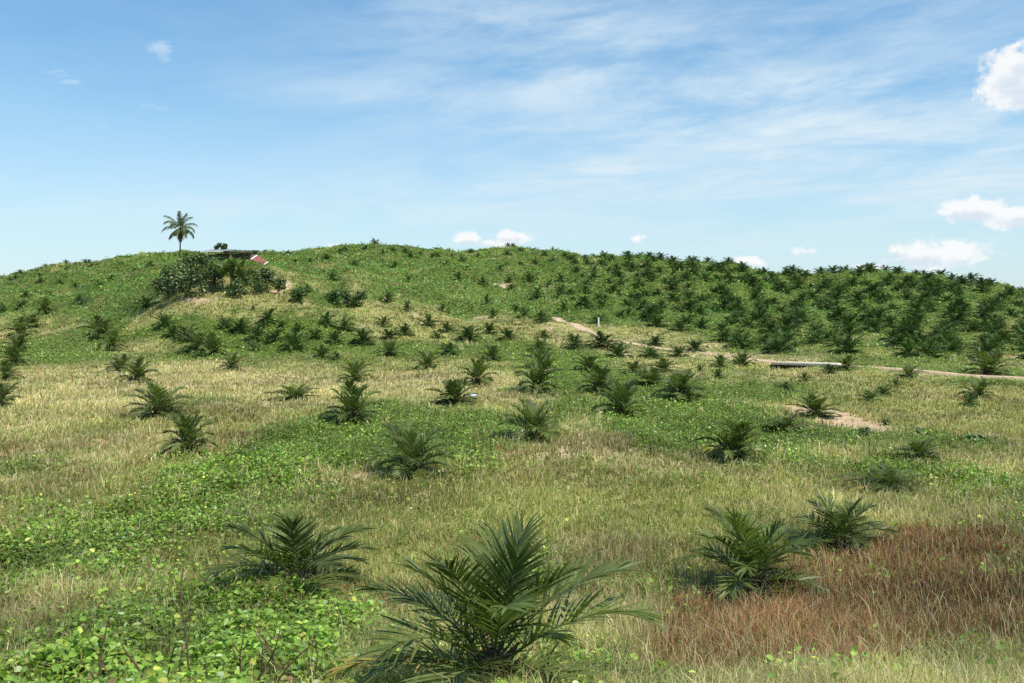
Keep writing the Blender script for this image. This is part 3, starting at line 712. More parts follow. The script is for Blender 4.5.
CENTRE = [(375, 247, 10, 7), (366, 251, 8, 5), (393, 252, 9, 6), (355, 269, 12, 9), (395, 269, 10, 7), (410, 260, 9, 6), (438, 270, 9, 7), (458, 285, 11, 10), (465, 274, 11, 10), (432, 259, 9, 6), (462, 261, 9, 6), (446, 265, 8, 6),
 (420, 255, 9, 5), (437, 254, 8, 5), (452, 255, 8, 5), (327, 259, 9, 6), (303, 256, 7, 5), (318, 255, 8, 5), (288, 255, 7, 4), (509, 284, 9, 10), (511, 290, 9, 8), (530, 285, 14, 14), (537, 301, 14, 14), (490, 254, 8, 5),
 (507, 258, 9, 6), (535, 265, 9, 8), (520, 267, 8, 6), (507, 267, 9, 7), (553, 263, 9, 7), (565, 256, 8, 5), (572, 262, 9, 6), (545, 256, 8, 5), (520, 251, 8, 5), (535, 249, 8, 5), (508, 248, 9, 5), (513, 249, 8, 5), (553, 250, 8, 5),
 (561, 284, 12, 14), (561, 296, 12, 14), (556, 304, 11, 10), (564, 314, 13, 12), (549, 290, 10, 8), (478, 258, 8, 6), (470, 252, 8, 5), (405, 252, 8, 5), (340, 256, 8, 6), (310, 263, 8, 6), (345, 252, 8, 5), (383, 258, 9, 6), (500, 275, 8, 7)]
LEFT = [(20, 275, 8, 4), (31, 270, 7, 4), (40, 269, 8, 4), (66, 262, 8, 5), (85, 263, 7, 5), (89, 265, 7, 4), (101, 262, 7, 4), (45, 269, 7, 4), (67, 268, 9, 5), (92, 270, 8, 5), (65, 276, 8, 5), (87, 277, 9, 5), (106, 275, 8, 5),
 (113, 279, 10, 5), (128, 262, 8, 4), (146, 253, 7, 4), (165, 250, 6, 4), (153, 252, 6, 4), (136, 258, 7, 4), (156, 259, 7, 4), (135, 273, 9, 5), (60, 283, 7, 5), (41, 284, 9, 5), (25, 296, 9, 8), (24, 303, 9, 8), (20, 309, 10, 8), (4, 304, 9, 8),
 (3, 314, 10, 7), (16, 282, 9, 5), (40, 276, 9, 5), (118, 268, 7, 4), (80, 305, 9, 6), (84, 312, 9, 6), (50, 297, 9, 6), (100, 290, 9, 5), (150, 271, 8, 5), (10, 285, 8, 5), (75, 290, 8, 5), (265, 254, 7, 4), (278, 253, 7, 4), (255, 256, 7, 4), (295, 263, 8, 5)]
palms = []   # Y, X, w m, h m, label, group, size px
for x, y, w, h, lab in NAMED:
    X_, Y_ = ground_at(x, y); palms.append([Y_, X_, w * (1.12 if w < 60 else 1.02) * Y_ / F, h * (1.26 if w < 60 else 1.10) * Y_ / F, lab, G1, w])
for lst, lab, grp in ((FOOT, 'small oil palm in the creeper strip between tan grass and the foot of the hills', 'oil palms along the foot of the hills'),
                      (KNOLL, 'small oil palm on the grassy bank between the hut and the dirt track', 'oil palms on the grassy bank'),
                      (CENTRE, 'small oil palm scattered over the high creeper hill right of the hut', 'oil palms on the middle hill'),
                      (LEFT, 'tiny oil palm dotted over the green hill left of and behind the coconut palm', 'oil palms on the left hill')):
    for x, y, w, h in lst:
        X_, Y_ = ground_at(x, y); palms.append([Y_, X_, w * 1.18 * Y_ / F, h * 1.25 * Y_ / F, lab, grp, w])
# the older planting on the hill beyond the bridge, in rows
rr_ = random.Random(77)
row = 0
Yr = 104.0
while Yr < 262:
    off = (row % 2) * 2.9 + 1.1 * math.sin(row * 1.7)
    for kx in range(-2, 34):
        xx = 4 + kx * 5.8 + off + rr_.uniform(-1.4, 1.4) - (Yr - 105) * .05; yy = Yr + rr_.uniform(-1.5, 1.5)
        ppx = CX + F * xx / yy
        if ppx > 1075 or ppx < 565: continue
        edge = np.interp(ppx, [565, 600, 660, 700, 780, 850, 930, 1000, 1080], [159, 146, 137, 126, 113, 107, 101, 98, 96])
        crest = np.interp(ppx, [565, 600, 640, 700, 800, 880, 960, 1024, 1075], [268, 270, 262, 250, 240, 242, 226, 213, 205])
        if yy < edge or yy > crest: continue
        if rr_.random() < .05: continue
        big = np.interp(ppx, [565, 640, 760, 1000], [2.9, 3.4, 3.85, 3.95]) * rr_.uniform(.68, 1.12)
        palms.append([yy, xx, big, big * rr_.uniform(.56, .72), 'dark oil palm among the dense planted rows on the hill beyond the bridge', 'oil palms on the hill beyond the bridge', big * F / yy])
    row += 1; Yr += 5.4

order = sorted(range(len(palms)), key=lambda i: -palms[i][6])
indiv = set(order[:298])
rest_V, rest_Q, rest_off = [], [], 0
for i in order:
    Y_, X_, w, h, lab, grp, spx = palms[i]
    z = gz(X_, Y_) - .06
    r = random.Random(1000 + i)
    sx, szc = w / NATW, h / NATH
    szc = min(max(szc, sx * .55), sx * 1.5)
    if i not in indiv:
        v, q = FAR_GEO[i % len(FAR_GEO)]; a = r.uniform(0, 6.28)
        vv = np.stack([(v[:, 0] * math.cos(a) - v[:, 1] * math.sin(a)) * sx + X_, (v[:, 0] * math.sin(a) + v[:, 1] * math.cos(a)) * sx + Y_, v[:, 2] * szc + z], 1)
        rest_V.append(vv); rest_Q.append(q + rest_off); rest_off += len(v); continue
    if spx >= 20 and grp == G1:
        root = empty('oil_palm', (X_, Y_, z)); tag(root, lab, 'oil palm', grp)
        root.scale = (sx, sx, szc); root.rotation_euler.z = r.uniform(0, 6.28)
        hi = spx >= 60; geo = HI if spx > 200 else NEARF if hi else MID
        nf = 24 if spx > 200 else 22 if hi else 23 if spx > 34 else 20
        nf += r.randint(-2, 2); root.rotation_euler.x, root.rotation_euler.y = r.uniform(-.1, .1), r.uniform(-.1, .1)
        add_obj('trunk', TRK_ME, None, root)
        for c, az, s, z0, roll in palm_layout(nf, 300 + i):
            o = add_obj('frond', geo[c][r.randrange(len(geo[c]))], None, root, (0, 0, z0 + .1)); o.rotation_euler = (roll, 0, az); o.scale = (s, s, s)
        if hi or r.random() < .6:
            for k in range(3 if 'dead' in lab else 1 if hi else 1):
                o = add_obj('dead_frond', DEAD[k % 2], None, root, (0, 0, .2)); o.rotation_euler = (0, .1, r.uniform(0, 6.28) if 'dead' not in lab else -root.rotation_euler.z - .9 + k * .5)
                o['label'] = 'brown dead frond'
        if 'yellowed' in lab or r.random() < .15:
            o = add_obj('frond', YEL, None, root, (0, 0, .14)); o.rotation_euler = (0, 0, math.pi + .55 - root.rotation_euler.z); o['label'] = 'yellowed frond'
    else:
        geo = SMALL if spx >= 11 else FAR
        o = add_obj('oil_palm', geo[i % len(geo)], None, None, (X_, Y_, z)); tag(o, lab, 'oil palm', grp)
        o.scale = (sx, sx, szc); o.rotation_euler.z = r.uniform(0, 6.28)
if rest_V:
    me = make_mesh('distant_oil_palms', np.concatenate(rest_V), np.concatenate(rest_Q))
    tag(add_obj('distant_oil_palms', me, M_PALM2), 'smallest far oil palms along the tops of the hills', 'oil palms', kind='stuff')

# ------------------------------------------------------------------ coconut palm
X_, Y_ = ground_at(179.5, 267); z = gz(X_, Y_)
ck = Y_ / F
root = empty('coconut_palm', (X_, Y_, z - .1)); tag(root, 'tall lone coconut palm with drooping fronds rising above the knoll', 'coconut palm')
ht = (267 - 231) * ck
pts = [(.12 * math.sin(t * 2.2) * 1.5 - .0, 0, t * ht) for t in np.linspace(0, 1, 14)]
top = pts[-1]
v, f = tube(pts, np.interp(np.linspace(0, 1, 14), [0, .08, 1], [.27, .19, .14]), 9)
add_obj('trunk', make_mesh('trunk', v, f, smooth=True), M_COCOB, root)
cls = [(1.42, .6, 5.0), (1.15, 1.15, 5.0), (.85, 1.6, 5.1), (.5, 1.75, 5.0), (.15, 1.55, 4.6), (-.25, 1.1, 4.0)]
cme = [[make_mesh('frond', *frond(L, e0, b, 28, .15, 1.1, 900 + 10 * i + k, vee=-.35, droop=.5, ang0=1.2, ang1=.4, t0=.16, rr=.04, plume=.18)) for k in range(2)] for i, (e0, b, L) in enumerate(cls)]
for k in range(21):
    c = min(5, int((k + .5) / 21 * 6)); me = cme[c][k % 2]
    o = add_obj('frond', me, M_COCOF, root, (top[0], 0, top[2])); o.rotation_euler = (random.uniform(-.1, .1), 0, k * 2.39996 + random.uniform(-.25, .25)); s = random.uniform(.8, 1.08); o.scale = (s, s, s)
spear = make_mesh('spear_leaf', *tube([(0, 0, 0), (.2, 0, 1.6), (.6, 0, 4.0)], [.05, .05, .01], 5))
add_obj('spear_leaf', spear, M_COCOF, root, top)
dm = make_mesh('dead_frond', *frond(2.4, -1.15, .45, 20, .09, .5, 990, vee=-.3, droop=.5, rr=.04))
for a in (.15, 1.2, 2.4, 4.4):
    o = add_obj('dead_frond', dm, M_DEADF, root, (top[0], 0, top[2])); o.rotation_euler.z = a; o['label'] = 'brown dead frond hanging against the trunk'
def ball(r, k=10, squash=1.0):
    th = np.linspace(0, math.pi, 7); ph = np.arange(k) / k * 2 * math.pi
    v = np.array([(r * math.sin(a) * math.cos(b), r * math.sin(a) * math.sin(b), r * squash * math.cos(a)) for a in th for b in ph])
    i = np.arange(7 * k).reshape(7, k); j = np.roll(i, -1, 1)
    return v, np.stack([i[:-1], i[1:], j[1:], j[:-1]], -1).reshape(-1, 4)
nut = make_mesh('coconut', *ball(.15, 10, 1.2), smooth=True)
for k in range(7):
    a = k * 2.4 - 1.5; add_obj('coconut', nut, M_NUT, root, (top[0] + .25 * math.cos(a), .25 * math.sin(a), top[2] - .12 - .12 * (k % 3)))

# ------------------------------------------------------------------ bushes, trees and banana plants on the knoll
def leafy(name, x, y, wpx, hpx, label, cat, cols, nleaf=1300, lsz=.2, blobs=9, group=None, stem=.0, seed=0, flat=.8):
    """crown of separate leaves spread through overlapping clumps, on a branching stem"""
    r = np.random.default_rng(2000 + seed)
    X_, Y_ = ground_at(x, y); z = gz(X_, Y_); k = Y_ / F; W, Hh = wpx * k * (1.28 if Y_ > 90 else 1), hpx * k * (1.28 if Y_ > 90 else 1)
    root = empty(name, (X_, Y_, z - .05)); tag(root, label, cat, group)
    low = stem * Hh
    cen = np.stack([r.uniform(-.36, .36, blobs) * W, r.uniform(-.3, .3, blobs) * W * flat, low + (Hh - low) * r.uniform(.22, .80, blobs)], 1)
    rad = r.uniform(.2, .34, blobs) * min(W, (Hh - low) * 1.3)
    b = r.integers(0, blobs, nleaf); dirs = unit(r.normal(0, 1, (nleaf, 3))); rr = rad[b] * r.uniform(.35, 1.12, nleaf) ** .6
    P = cen[b] + dirs * rr[:, None] * np.array([1, 1, .85]); P[:, 2] = np.clip(P[:, 2], .05, None)
    c = np.array(cols)[r.integers(0, len(cols), nleaf)] * (1 + .3 * r.normal(0, 1, (nleaf, 1))).clip(.45, 1.8)
    c *= (.75 + .5 * r.random(blobs))[b][:, None]
    v, f, t = leaves(P, lsz * r.uniform(.7, 1.4, nleaf), c, up=dirs * .6, aspect=.75)
    add_obj('crown', make_mesh('crown', v, f, t), M_BUSH, root)
    lst = [tube([(0, 0, -.1), (.03 * W, 0, .35 * Hh), (0, 0, .6 * Hh)], [.035 * W ** .5 + .03, .05, .02], 6)]
    for q in range(min(blobs, 7)): lst.append(tube([(0, 0, .12 * Hh), cen[q] * .6, cen[q]], [.045, .03, .012], 5))
    add_obj('trunk', make_mesh('trunk', *join(lst)), M_TRUNK, root)
    return root
DK = [(.034, .060, .016), (.05, .088, .022), (.085, .13, .03), (.05, .08, .02), (.24, .28, .10)]
BRT = [(.13, .19, .035), (.10, .17, .035), (.18, .23, .05)]
MD = [(.075, .13, .03), (.11, .18, .04), (.055, .10, .022)]
leafy('bush', 168, 297, 26, 31, 'large dark glossy bush at the left end of the knoll thicket', 'bush', DK + MD, 1000, .32, 11, seed=1)
leafy('bush', 186, 299, 32, 24, 'broad dark bush low in the thicket in front of the coconut palm', 'bush', DK, 1100, .32, 12, seed=2)
leafy('bush', 196, 281, 24, 22, 'dark bush just below the left end of the hut', 'bush', DK + MD, 800, .32, 9, seed=3)
leafy('bush', 214, 286, 24, 22, 'round green bush between the dark thicket and the banana plants', 'bush', MD, 1200, .24, 9, seed=4)
leafy('shrub', 253, 283, 22, 17, 'bright yellow green shrub below the red lean-to roof', 'shrub', BRT, 1000, .2, 8, seed=5)
leafy('shrub', 265, 295, 30, 12, 'low pale green shrub in front of the dark slender tree', 'shrub', BRT + MD, 1000, .2, 8, seed=6)
leafy('small_tree', 266, 291, 16, 21, 'slender dark tree right of the hut with upright leafy branches', 'tree', DK, 1100, .26, 9, stem=.22, seed=7, flat=1)
leafy('bush', 278, 293, 13, 15, 'small dark bush at the right end of the knoll by the bare cut', 'bush', DK, 600, .22, 6, seed=8)
leafy('bush', 298, 304, 11, 12, 'dark bush beside the bare soil cut right of the knoll', 'bush', MD, 500, .22, 5, seed=9)
leafy('shrub', 182, 270, 9, 9, 'small shrub at the foot of the coconut palm', 'shrub', MD, 350, .2, 4, seed=10)
leafy('dead_shrub', 289, 273, 5, 5, 'small reddish dead shrub on the crest right of the hut', 'shrub', [(.30, .09, .05), (.22, .08, .05)], 150, .16, 3, seed=11)
leafy('bush', 349, 306, 50, 13, 'wide patch forming bright leafy bush on the bank right of the bare cut', 'bush', MD + BRT[1:2], 1900, .24, 14, seed=12)
leafy('bush', 303, 292, 14, 10, 'small bush on the bank behind the bare soil cut', 'bush', MD, 450, .22, 5, seed=13)
leafy('shrub', 863, 437, 14, 12, 'dark shrub in the creeper strip in front of the bare soil heap', 'shrub', DK, 420, .1, 6, seed=14)
leafy('shrub', 886, 424, 9, 7, 'tiny dark shrub at the right end of the bare soil heap', 'shrub', DK, 250, .08, 4, seed=15)
leafy('shrub', 974, 444, 24, 11, 'broad leaved pale shrub in grass below the rounded dense palm', 'shrub', [(.2, .27, .1), (.12, .2, .05)], 130, .24, 8, seed=16)
leafy('shrub', 918, 433, 13, 7, 'tiny whitish leaved shrub right of the bare soil heap', 'shrub', [(.32, .36, .2), (.2, .26, .1)], 90, .16, 5, seed=17)
leafy('shrub', 255, 352, 16, 10, 'leafy dark green weed clump in the creeper band below the hut', 'shrub', MD, 420, .14, 6, seed=18)
leafy('bush', 84, 310, 13, 8, 'low olive bush in pale grass at the foot of the left hill', 'bush', MD, 420, .2, 6, seed=19)

def banana(x, y, hpx, label, seed, nl=12):
    r = random.Random(seed); X_, Y_ = ground_at(x, y); z = gz(X_, Y_); k = Y_ / F; Hh = hpx * k * 1.25
    root = empty('banana_plant', (X_, Y_, z - .05)); tag(root, label, 'banana plant', 'banana plants below the hut')
    sh = Hh * .42
    add_obj('stem', make_mesh('stem', *tube([(0, 0, 0), (.05, 0, sh * .5), (0, 0, sh)], [.15, .12, .08], 8)), M_BSTEM, root)
    for q in range(nl):
        az = q * 2.4 + r.uniform(-.3, .3); e0 = r.uniform(.9, 1.45); L = Hh * r.uniform(.5, .72); b = r.uniform(.6, 1.7)
        n = 9; V = []
        p = np.array([0, 0, sh * .95]); 
        for j in range(n):
            t = j / (n - 1); e = e0 - b * t ** 1.5
            if j: p = p + np.array([math.cos(e), 0, math.sin(e)]) * L / (n - 1)
            w = .23 * Hh / 2.8 * math.sin(math.pi * min(1, .05 + t ** .8 * .93)) + .015; nn = np.array([-math.sin(e), 0, math.cos(e)])
            jag = r.uniform(.7, 1.1)
            V += [p + np.array([0, w * jag, 0]) + nn * w * .35, p, p - np.array([0, w * jag, 0]) + nn * w * .35]
        V = np.array(V); i = np.arange(n * 3).reshape(n, 3)
        f = np.stack([i[:-1, :-1], i[1:, :-1], i[1:, 1:], i[:-1, 1:]], -1).reshape(-1, 4)
        o = add_obj('leaf', make_mesh('leaf', V, f), M_BANANA if q % 8 else M_YELF, root); o.rotation_euler.z = az
banana(222, 294, 29, 'banana plant with bending leaves left of the other two below the hut', 1)
banana(231, 293, 31, 'middle banana plant of the clump, upright leaves against the hut wall', 2)
leafy('bush', 232, 299, 34, 12, 'low dark bush at the feet of the banana plants', 'bush', DK + MD, 700, .28, 9, seed=31)
leafy('shrub', 243, 286, 20, 15, 'green shrub hiding the foot of the hut wall beside the red lean-to', 'shrub', MD + BRT[1:2], 700, .26, 8, seed=32)
leafy('shrub', 212, 276, 16, 14, 'green shrub against the left end of the hut wall', 'shrub', MD, 500, .26, 6, seed=33)
banana(240, 292, 26, 'banana plant right of the other two, with one pale upright leaf', 3)

# papaya behind the hut
X_, Y_ = ground_at(221, 266); Y_ += 6.5; X_ = (221 - CX) / F * Y_; z = gz(X_, Y_); k = Y_ / F
zt = EYE + (300 - 246) * k
root = empty('papaya_tree', (X_, Y_, z - .05)); tag(root, 'small round topped tree showing above the roof of the hut', 'tree')
H_ = zt - z
add_obj('trunk', make_mesh('trunk', *tube([(0, 0, 0), (.05, 0, H_ * .5), (0, 0, H_)], [.12, .09, .06], 7)), M_COCOB, root)
r = np.random.default_rng(5); n = 900; b = r.integers(0, 8, n)
cen = 1.25 * np.array([(1.0 * math.cos(q * .785), 1.0 * math.sin(q * .785), .25 - .55 * (q % 3)) for q in range(8)]) * .85
P = cen[b] + r.normal(0, .25, (n, 3)) + (0, 0, H_)
v, f, t = leaves(P, r.uniform(.32, .55, n), np.array(DK + MD)[r.integers(0, 7, n)] * 1.1, aspect=.7)
add_obj('crown', make_mesh('crown', v, f, t), M_BUSH, root)

# ------------------------------------------------------------------ the hut
def sheet(w, d, n, rise, ridge=.03, t=.015):
    """corrugated sheet, ridges running down the slope; x across, y down the slope"""
    xs = np.linspace(-w / 2, w / 2, n * 4 + 1); V = []
    for yy, zz in ((-d / 2, 0), (d / 2, rise)):
        V += [(x, yy, zz + ridge * math.sin(i * math.pi / 2)) for i, x in enumerate(xs)]
    V = np.array(V); m = len(xs); top = V.copy(); bot = V.copy(); bot[:, 2] -= t
    i = np.arange(m - 1)
    f = np.concatenate([np.stack([i, i + 1, i + 1 + m, i + m], 1), np.stack([i + m, i + 1 + m, i + 1, i], 1) + 2 * m,
                        np.stack([i, i + 2 * m, i + 1 + 2 * m, i + 1], 1), np.stack([i + m, i + 1 + m, i + 1 + 3 * m, i + 3 * m], 1)])
    return np.concatenate([top, bot]), f
X_, Y_ = ground_at(232, 267); Y_ += 1.6; k = Y_ / F; X_ = (232 - CX) / F * Y_
z = gz(X_, Y_)
def hz(y): return EYE + (HY - y) * k - z
def hx(x): return (x - 232) * k
hut = empty('hut', (X_, Y_, z)); tag(hut, 'weathered plank hut with dark tin roof half hidden behind the knoll bushes', 'hut')
def planks(x0, x1, yy, z0, z1, seed, vert=True, ny=.04):
    r = random.Random(seed); lst = []; n = max(2, int((x1 - x0) / .22)); s = (x1 - x0) / n
    for q in range(n):
        a = r.uniform(-.08, .03)
        lst.append(box(x0 + (q + .5) * s, yy + r.uniform(-.015, .015), (z0 + z1 + a) / 2, s - .02, ny, z1 - z0 + a))
    return join(lst)
wl, wr, wt = hx(208), hx(252), hz(254.5)
add_obj('wall', make_mesh('wall', *planks(wl, wr, 0, -.4, wt, 1)), M_WOOD, hut)
add_obj('wall', make_mesh('wall', *planks(wl, wr, 3.6, -.4, wt + .35, 2)), M_WOOD, hut)
for xx in (wl, wr):
    v, f = planks(0, 3.5, 0, -.4, wt + .1, 3); v = np.stack([v[:, 1] + xx, v[:, 0] + .05, v[:, 2]], 1)
    add_obj('wall', make_mesh('wall', v, f), M_WOOD, hut)
v, f = sheet(hx(227) - hx(203), 5.0, 16, .62); v += (hx(215), 1.5, hz(252.2))
add_obj('roof', make_mesh('roof', v, f), M_TIN, hut)
v, f = sheet(hx(253) - hx(224), 5.0, 18, .35); v += (hx(238.5), 1.4, hz(251.8) + .06)
add_obj('roof', make_mesh('roof', v, f), M_TINDK, hut)
v, f = box(hx(239), -1.12, hz(252.8), hx(253) - hx(226), .06, .24); add_obj('fascia', make_mesh('fascia', v, f), M_TINDK, hut)
v, f = box(hx(218), -.06, hz(260.5), 1.0, .05, .75); fr = add_obj('window', make_mesh('window', v, f), M_TINDK, hut)
v, f = join([box(hx(218), -.09, hz(260.5) + s * .4, 1.12, .05, .06) for s in (-1, 1)] + [box(hx(218) + s * .53, -.09, hz(260.5), .06, .05, .74) for s in (-1, 1)])
add_obj('frame', make_mesh('frame', v, f), M_WOOD, fr)
# low wall of paler boards on the right half
add_obj('board_panel', make_mesh('board_panel', *planks(hx(231), hx(251), -.09, hz(265), hz(258.5), 5, ny=.03)), M_WOOD, hut)
# lean-to with the red sheet roof falling to the right
xl, xr = hx(252.5), hx(264)
def lean(y0, y1, off=0.0, x0=xl, x1=xr):
    n = 12; V = []
    for j, yy in enumerate(np.linspace(y0, y1, n * 2)):
        zz = .03 * (j % 2) + off
        V += [(x0, yy, hz(257.5) + .25 * 0 + zz), (x1, yy, hz(264.5) + zz)]
    V = np.array(V); m = n * 2; i = np.arange(m - 1) * 2
    return V, np.stack([i, i + 1, i + 3, i + 2], 1)
def tiltfwd(v, y0, y1):
    v = v.copy(); v[:, 2] += (v[:, 1] - y0) / (y1 - y0) * .75 - .3; return v
lv, lf = lean(-1.0, 2.6); lr = add_obj('lean_to_roof', make_mesh('lean_to_roof', tiltfwd(lv, -1, 2.6), lf), M_REDTIN, hut); lr['label'] = 'red painted sheet roof with white stripes'
for t0, t1 in ((-.02, .07), (.95, 1.02)):
    lv, lf = lean(-1.02, 2.62, .035, xl + (xr - xl) * t0, xl + (xr - xl) * t1)
    lv[:, 2] = np.where(np.arange(len(lv)) % 2 == 0, hz(257.5) + (hz(264.5) - hz(257.5)) * t0, hz(257.5) + (hz(264.5) - hz(257.5)) * t1) + .045 + .03 * ((np.arange(len(lv)) // 2) % 2)
    add_obj('stripe', make_mesh('stripe', tiltfwd(lv, -1, 2.6), lf), M_WHITE, lr)
for yy in (-.9, 2.3):
    v, f = box(xr - .15, yy, (hz(265) - .4) / 2 - .2, .1, .1, hz(265) + .3); add_obj('post', make_mesh('post', v, f), M_WOOD, hut)

# ------------------------------------------------------------------ marker post and bag
X_, Y_ = ground_at(598.5, 327.5); z = gz(X_, Y_); k = Y_ / F
root = empty('marker_post', (X_, Y_, z)); tag(root, 'short white painted post beside the dirt track at the foot of the hill', 'post')
ph = 9 * k
v, f = tube([(0, 0, -.2), (0, 0, ph * .96), (0, 0, ph)], [.12, .11, .08], 10); add_obj('shaft', make_mesh('shaft', v, f), M_WHITE, root)
v, f = ball(.13, 10, .5); v[:, 2] += ph; add_obj('cap', make_mesh('cap', v, f, smooth=True), M_WHITE, root)
X_, Y_ = ground_at(473, 397); z = gz(X_, Y_); k = Y_ / F
r = np.random.default_rng(3)
th = np.linspace(0, math.pi, 12); ph_ = np.arange(20) / 20 * 2 * math.pi
V = []
for a in th:
    for b in ph_:
        rad = 1 + .18 * math.sin(3 * b + 2 * a) + .12 * math.sin(7 * b - 4 * a) + .06 * r.normal()
        V.append((.46 * rad * math.sin(a) * math.cos(b), .3 * rad * math.sin(a) * math.sin(b), .22 + .20 * rad * math.cos(a) + .12 * max(0, math.sin(a) * -math.cos(b))))
i = np.arange(12 * 20).reshape(12, 20); j = np.roll(i, -1, 1)
o = add_obj('plastic_bag', make_mesh('plastic_bag', np.array(V), np.stack([i[:-1], i[1:], j[1:], j[:-1]], -1).reshape(-1, 4), smooth=True), M_BAG, None, (X_, Y_, z + .05))
o.rotation_euler.z = -.5; o.scale = (.66, .66, .66)
tag(o, 'crumpled white and pale blue bag lying in grass beside a palm', 'bag')

# ------------------------------------------------------------------ dead stalks in the near creeper
def stalk(x, y, hpx, leanx, seed, label, branches=3, thick=.012):
    r = random.Random(seed); X_, Y_ = ground_at(x, y); z = gz(X_, Y_); k = Y_ / F; Hh = hpx * k
    pts, p = [], np.array([0., 0, -.1]); d = np.array([leanx * .3, r.uniform(-.2, .2), 1.0]); n = 9
    for q in range(n):
        pts.append(p.copy()); d = d + np.array([r.uniform(-.25, .25) + leanx * .12, r.uniform(-.15, .15), 0]); p = p + d / np.linalg.norm(d) * (Hh + .1) / (n - 1)
    lst = [tube(pts, np.linspace(thick * 1.55, thick * .6, n), 5)]
    for q in range(branches):
        a = r.randrange(2, n - 1); b0 = pts[a]; bd = np.array([r.choice((-1, 1)) * r.uniform(.4, 1), r.uniform(-.4, .4), r.uniform(.3, .9)]); L = Hh * r.uniform(.15, .35)
        bp = [b0, b0 + bd * L * .5, b0 + bd * L * .9 + np.array([0, 0, L * .25])]
        lst.append(tube(bp, [thick * .9, thick * .7, thick * .35], 4))
    o = add_obj('dead_stalk', make_mesh('dead_stalk', *join(lst)), M_TWIG, None, (X_, Y_, z))
    tag(o, label, 'dead stalk', 'bare dead stalks in the near creeper')
    return o
SH = 'thin bare brown stalk rising out of the leafy creeper left of the largest palm'
for q, (x, y, h, ln, nb, th_) in enumerate([(165, 690, 62, -.1, 2, .011), (178, 700, 60, .1, 2, .01), (212, 688, 42, -.2, 1, .009), (242, 690, 66, .1, 4, .011), (262, 700, 78, .25, 4, .012), (282, 695, 70, -.1, 5, .012), (252, 696, 84, .45, 3, .01), (305, 692, 62, .25, 3, .01), (330, 700, 44, -.4, 2, .009), (272, 690, 55, -.5, 4, .011), (120, 700, 64, -.15, 3, .01)]):
    stalk(x, y, h, ln, 60 + q, SH, nb, th_)
stalk(197, 694, 136, .08, 91, 'tallest bare stalk, straight and reddish, standing in the creeper', 1, .012)
stalk(104, 694, 92, -.55, 92, 'dark forked bare stalk leaning left in the creeper', 4, .013)
stalk(145, 690, 66, .05, 93, 'thick pale brown stalk with a bent top in the creeper', 0, .018)
stalk(345, 694, 40, -.9, 94, 'pale arched stalk bending over beside the largest palm', 0, .010)

# ------------------------------------------------------------------ camera, sun, sky
cam = bpy.data.cameras.new('camera'); co = bpy.data.objects.new('camera', cam); COL.objects.link(co)
co.location = (0, 0, EYE); co.rotation_euler = (R(90), 0, 0)
cam.sensor_fit = 'HORIZONTAL'; cam.sensor_width = 36; cam.lens = 36 * F / 1024
cam.shift_y = -(341.5 - HY) / 1024
cam.clip_start = .1; cam.clip_end = 20000
sc.camera = co

SUN_EL, SUN_AZ = R(58), R(124)       # azimuth clockwise from +Y (the view direction)
sd = np.array([math.cos(SUN_EL) * math.sin(SUN_AZ), math.cos(SUN_EL) * math.cos(SUN_AZ), math.sin(SUN_EL)])
sun = bpy.data.lights.new('sun', 'SUN'); sun.energy = 5.0; sun.angle = R(.5); sun.color = (1, .94, .83)
so = bpy.data.objects.new('sun', sun); COL.objects.link(so)
from mathutils import Vector
so.rotation_euler = Vector(sd).to_track_quat('Z', 'Y').to_euler(); so.location = (60, -40, 90)

w = bpy.data.worlds.new('World'); sc.world = w; w.cycles.sampling_method = 'MANUAL'; w.cycles.sample_map_resolution = 256; w.use_nodes = True
nt = w.node_tree; N, L = nt.nodes, nt.links; N.clear()
out = N.new('ShaderNodeOutputWorld'); bg = N.new('ShaderNodeBackground'); L.new(bg.outputs[0], out.inputs[0])
bg.inputs['Strength'].default_value = .14
sky = N.new('ShaderNodeTexSky'); sky.sky_type = 'NISHITA'; sky.sun_disc = False
sky.sun_elevation = SUN_EL; sky.sun_rotation = SUN_AZ; sky.altitude = 50; sky.air_density = 1.0; sky.dust_density = .35; sky.ozone_density = 1.0
tc = N.new('ShaderNodeTexCoord')
def mth(op, a, b=None, c=None, clamp=False):
    n = N.new('ShaderNodeMath'); n.operation = op; n.use_clamp = clamp
    for k, v in enumerate((a, b, c)):
        if v is None: continue
        if isinstance(v, (int, float)): n.inputs[k].default_value = v
        else: L.new(v, n.inputs[k])
    return n.outputs[0]
def mrange(v, a, b, c=0.0, d=1.0):
    n = N.new('ShaderNodeMapRange'); n.interpolation_type = 'SMOOTHSTEP'
    L.new(v, n.inputs['Value'])
    for k, x in zip(('From Min', 'From Max', 'To Min', 'To Max'), (a, b, c, d)): n.inputs[k].default_value = x
    return n.outputs[0]
def noise(vec, scale, detail, rough, dist=0.0):
    n = N.new('ShaderNodeTexNoise'); L.new(vec, n.inputs['Vector'])
    n.inputs['Scale'].default_value = scale; n.inputs['Detail'].default_value = detail; n.inputs['Roughness'].default_value = rough; n.inputs['Distortion'].default_value = dist
    return n.outputs['Fac']
def comb(x, y, z):
    n = N.new('ShaderNodeCombineXYZ')
    for k, v in enumerate((x, y, z)):
        if isinstance(v, (int, float)): n.inputs[k].default_value = v
        else: L.new(v, n.inputs[k])
    return n.outputs[0]
sep = N.new('ShaderNodeSeparateXYZ'); L.new(tc.outputs['Generated'], sep.inputs[0])
dx, dy, dz = sep.outputs
az = mth('ARCTAN2', dx, dy); el = mth('ARCSINE', dz)
def ang(px, py):
    x, zc = (px - CX) / F, (HY - py) / F
    return math.atan2(x, 1), math.atan2(zc, math.hypot(x, 1))
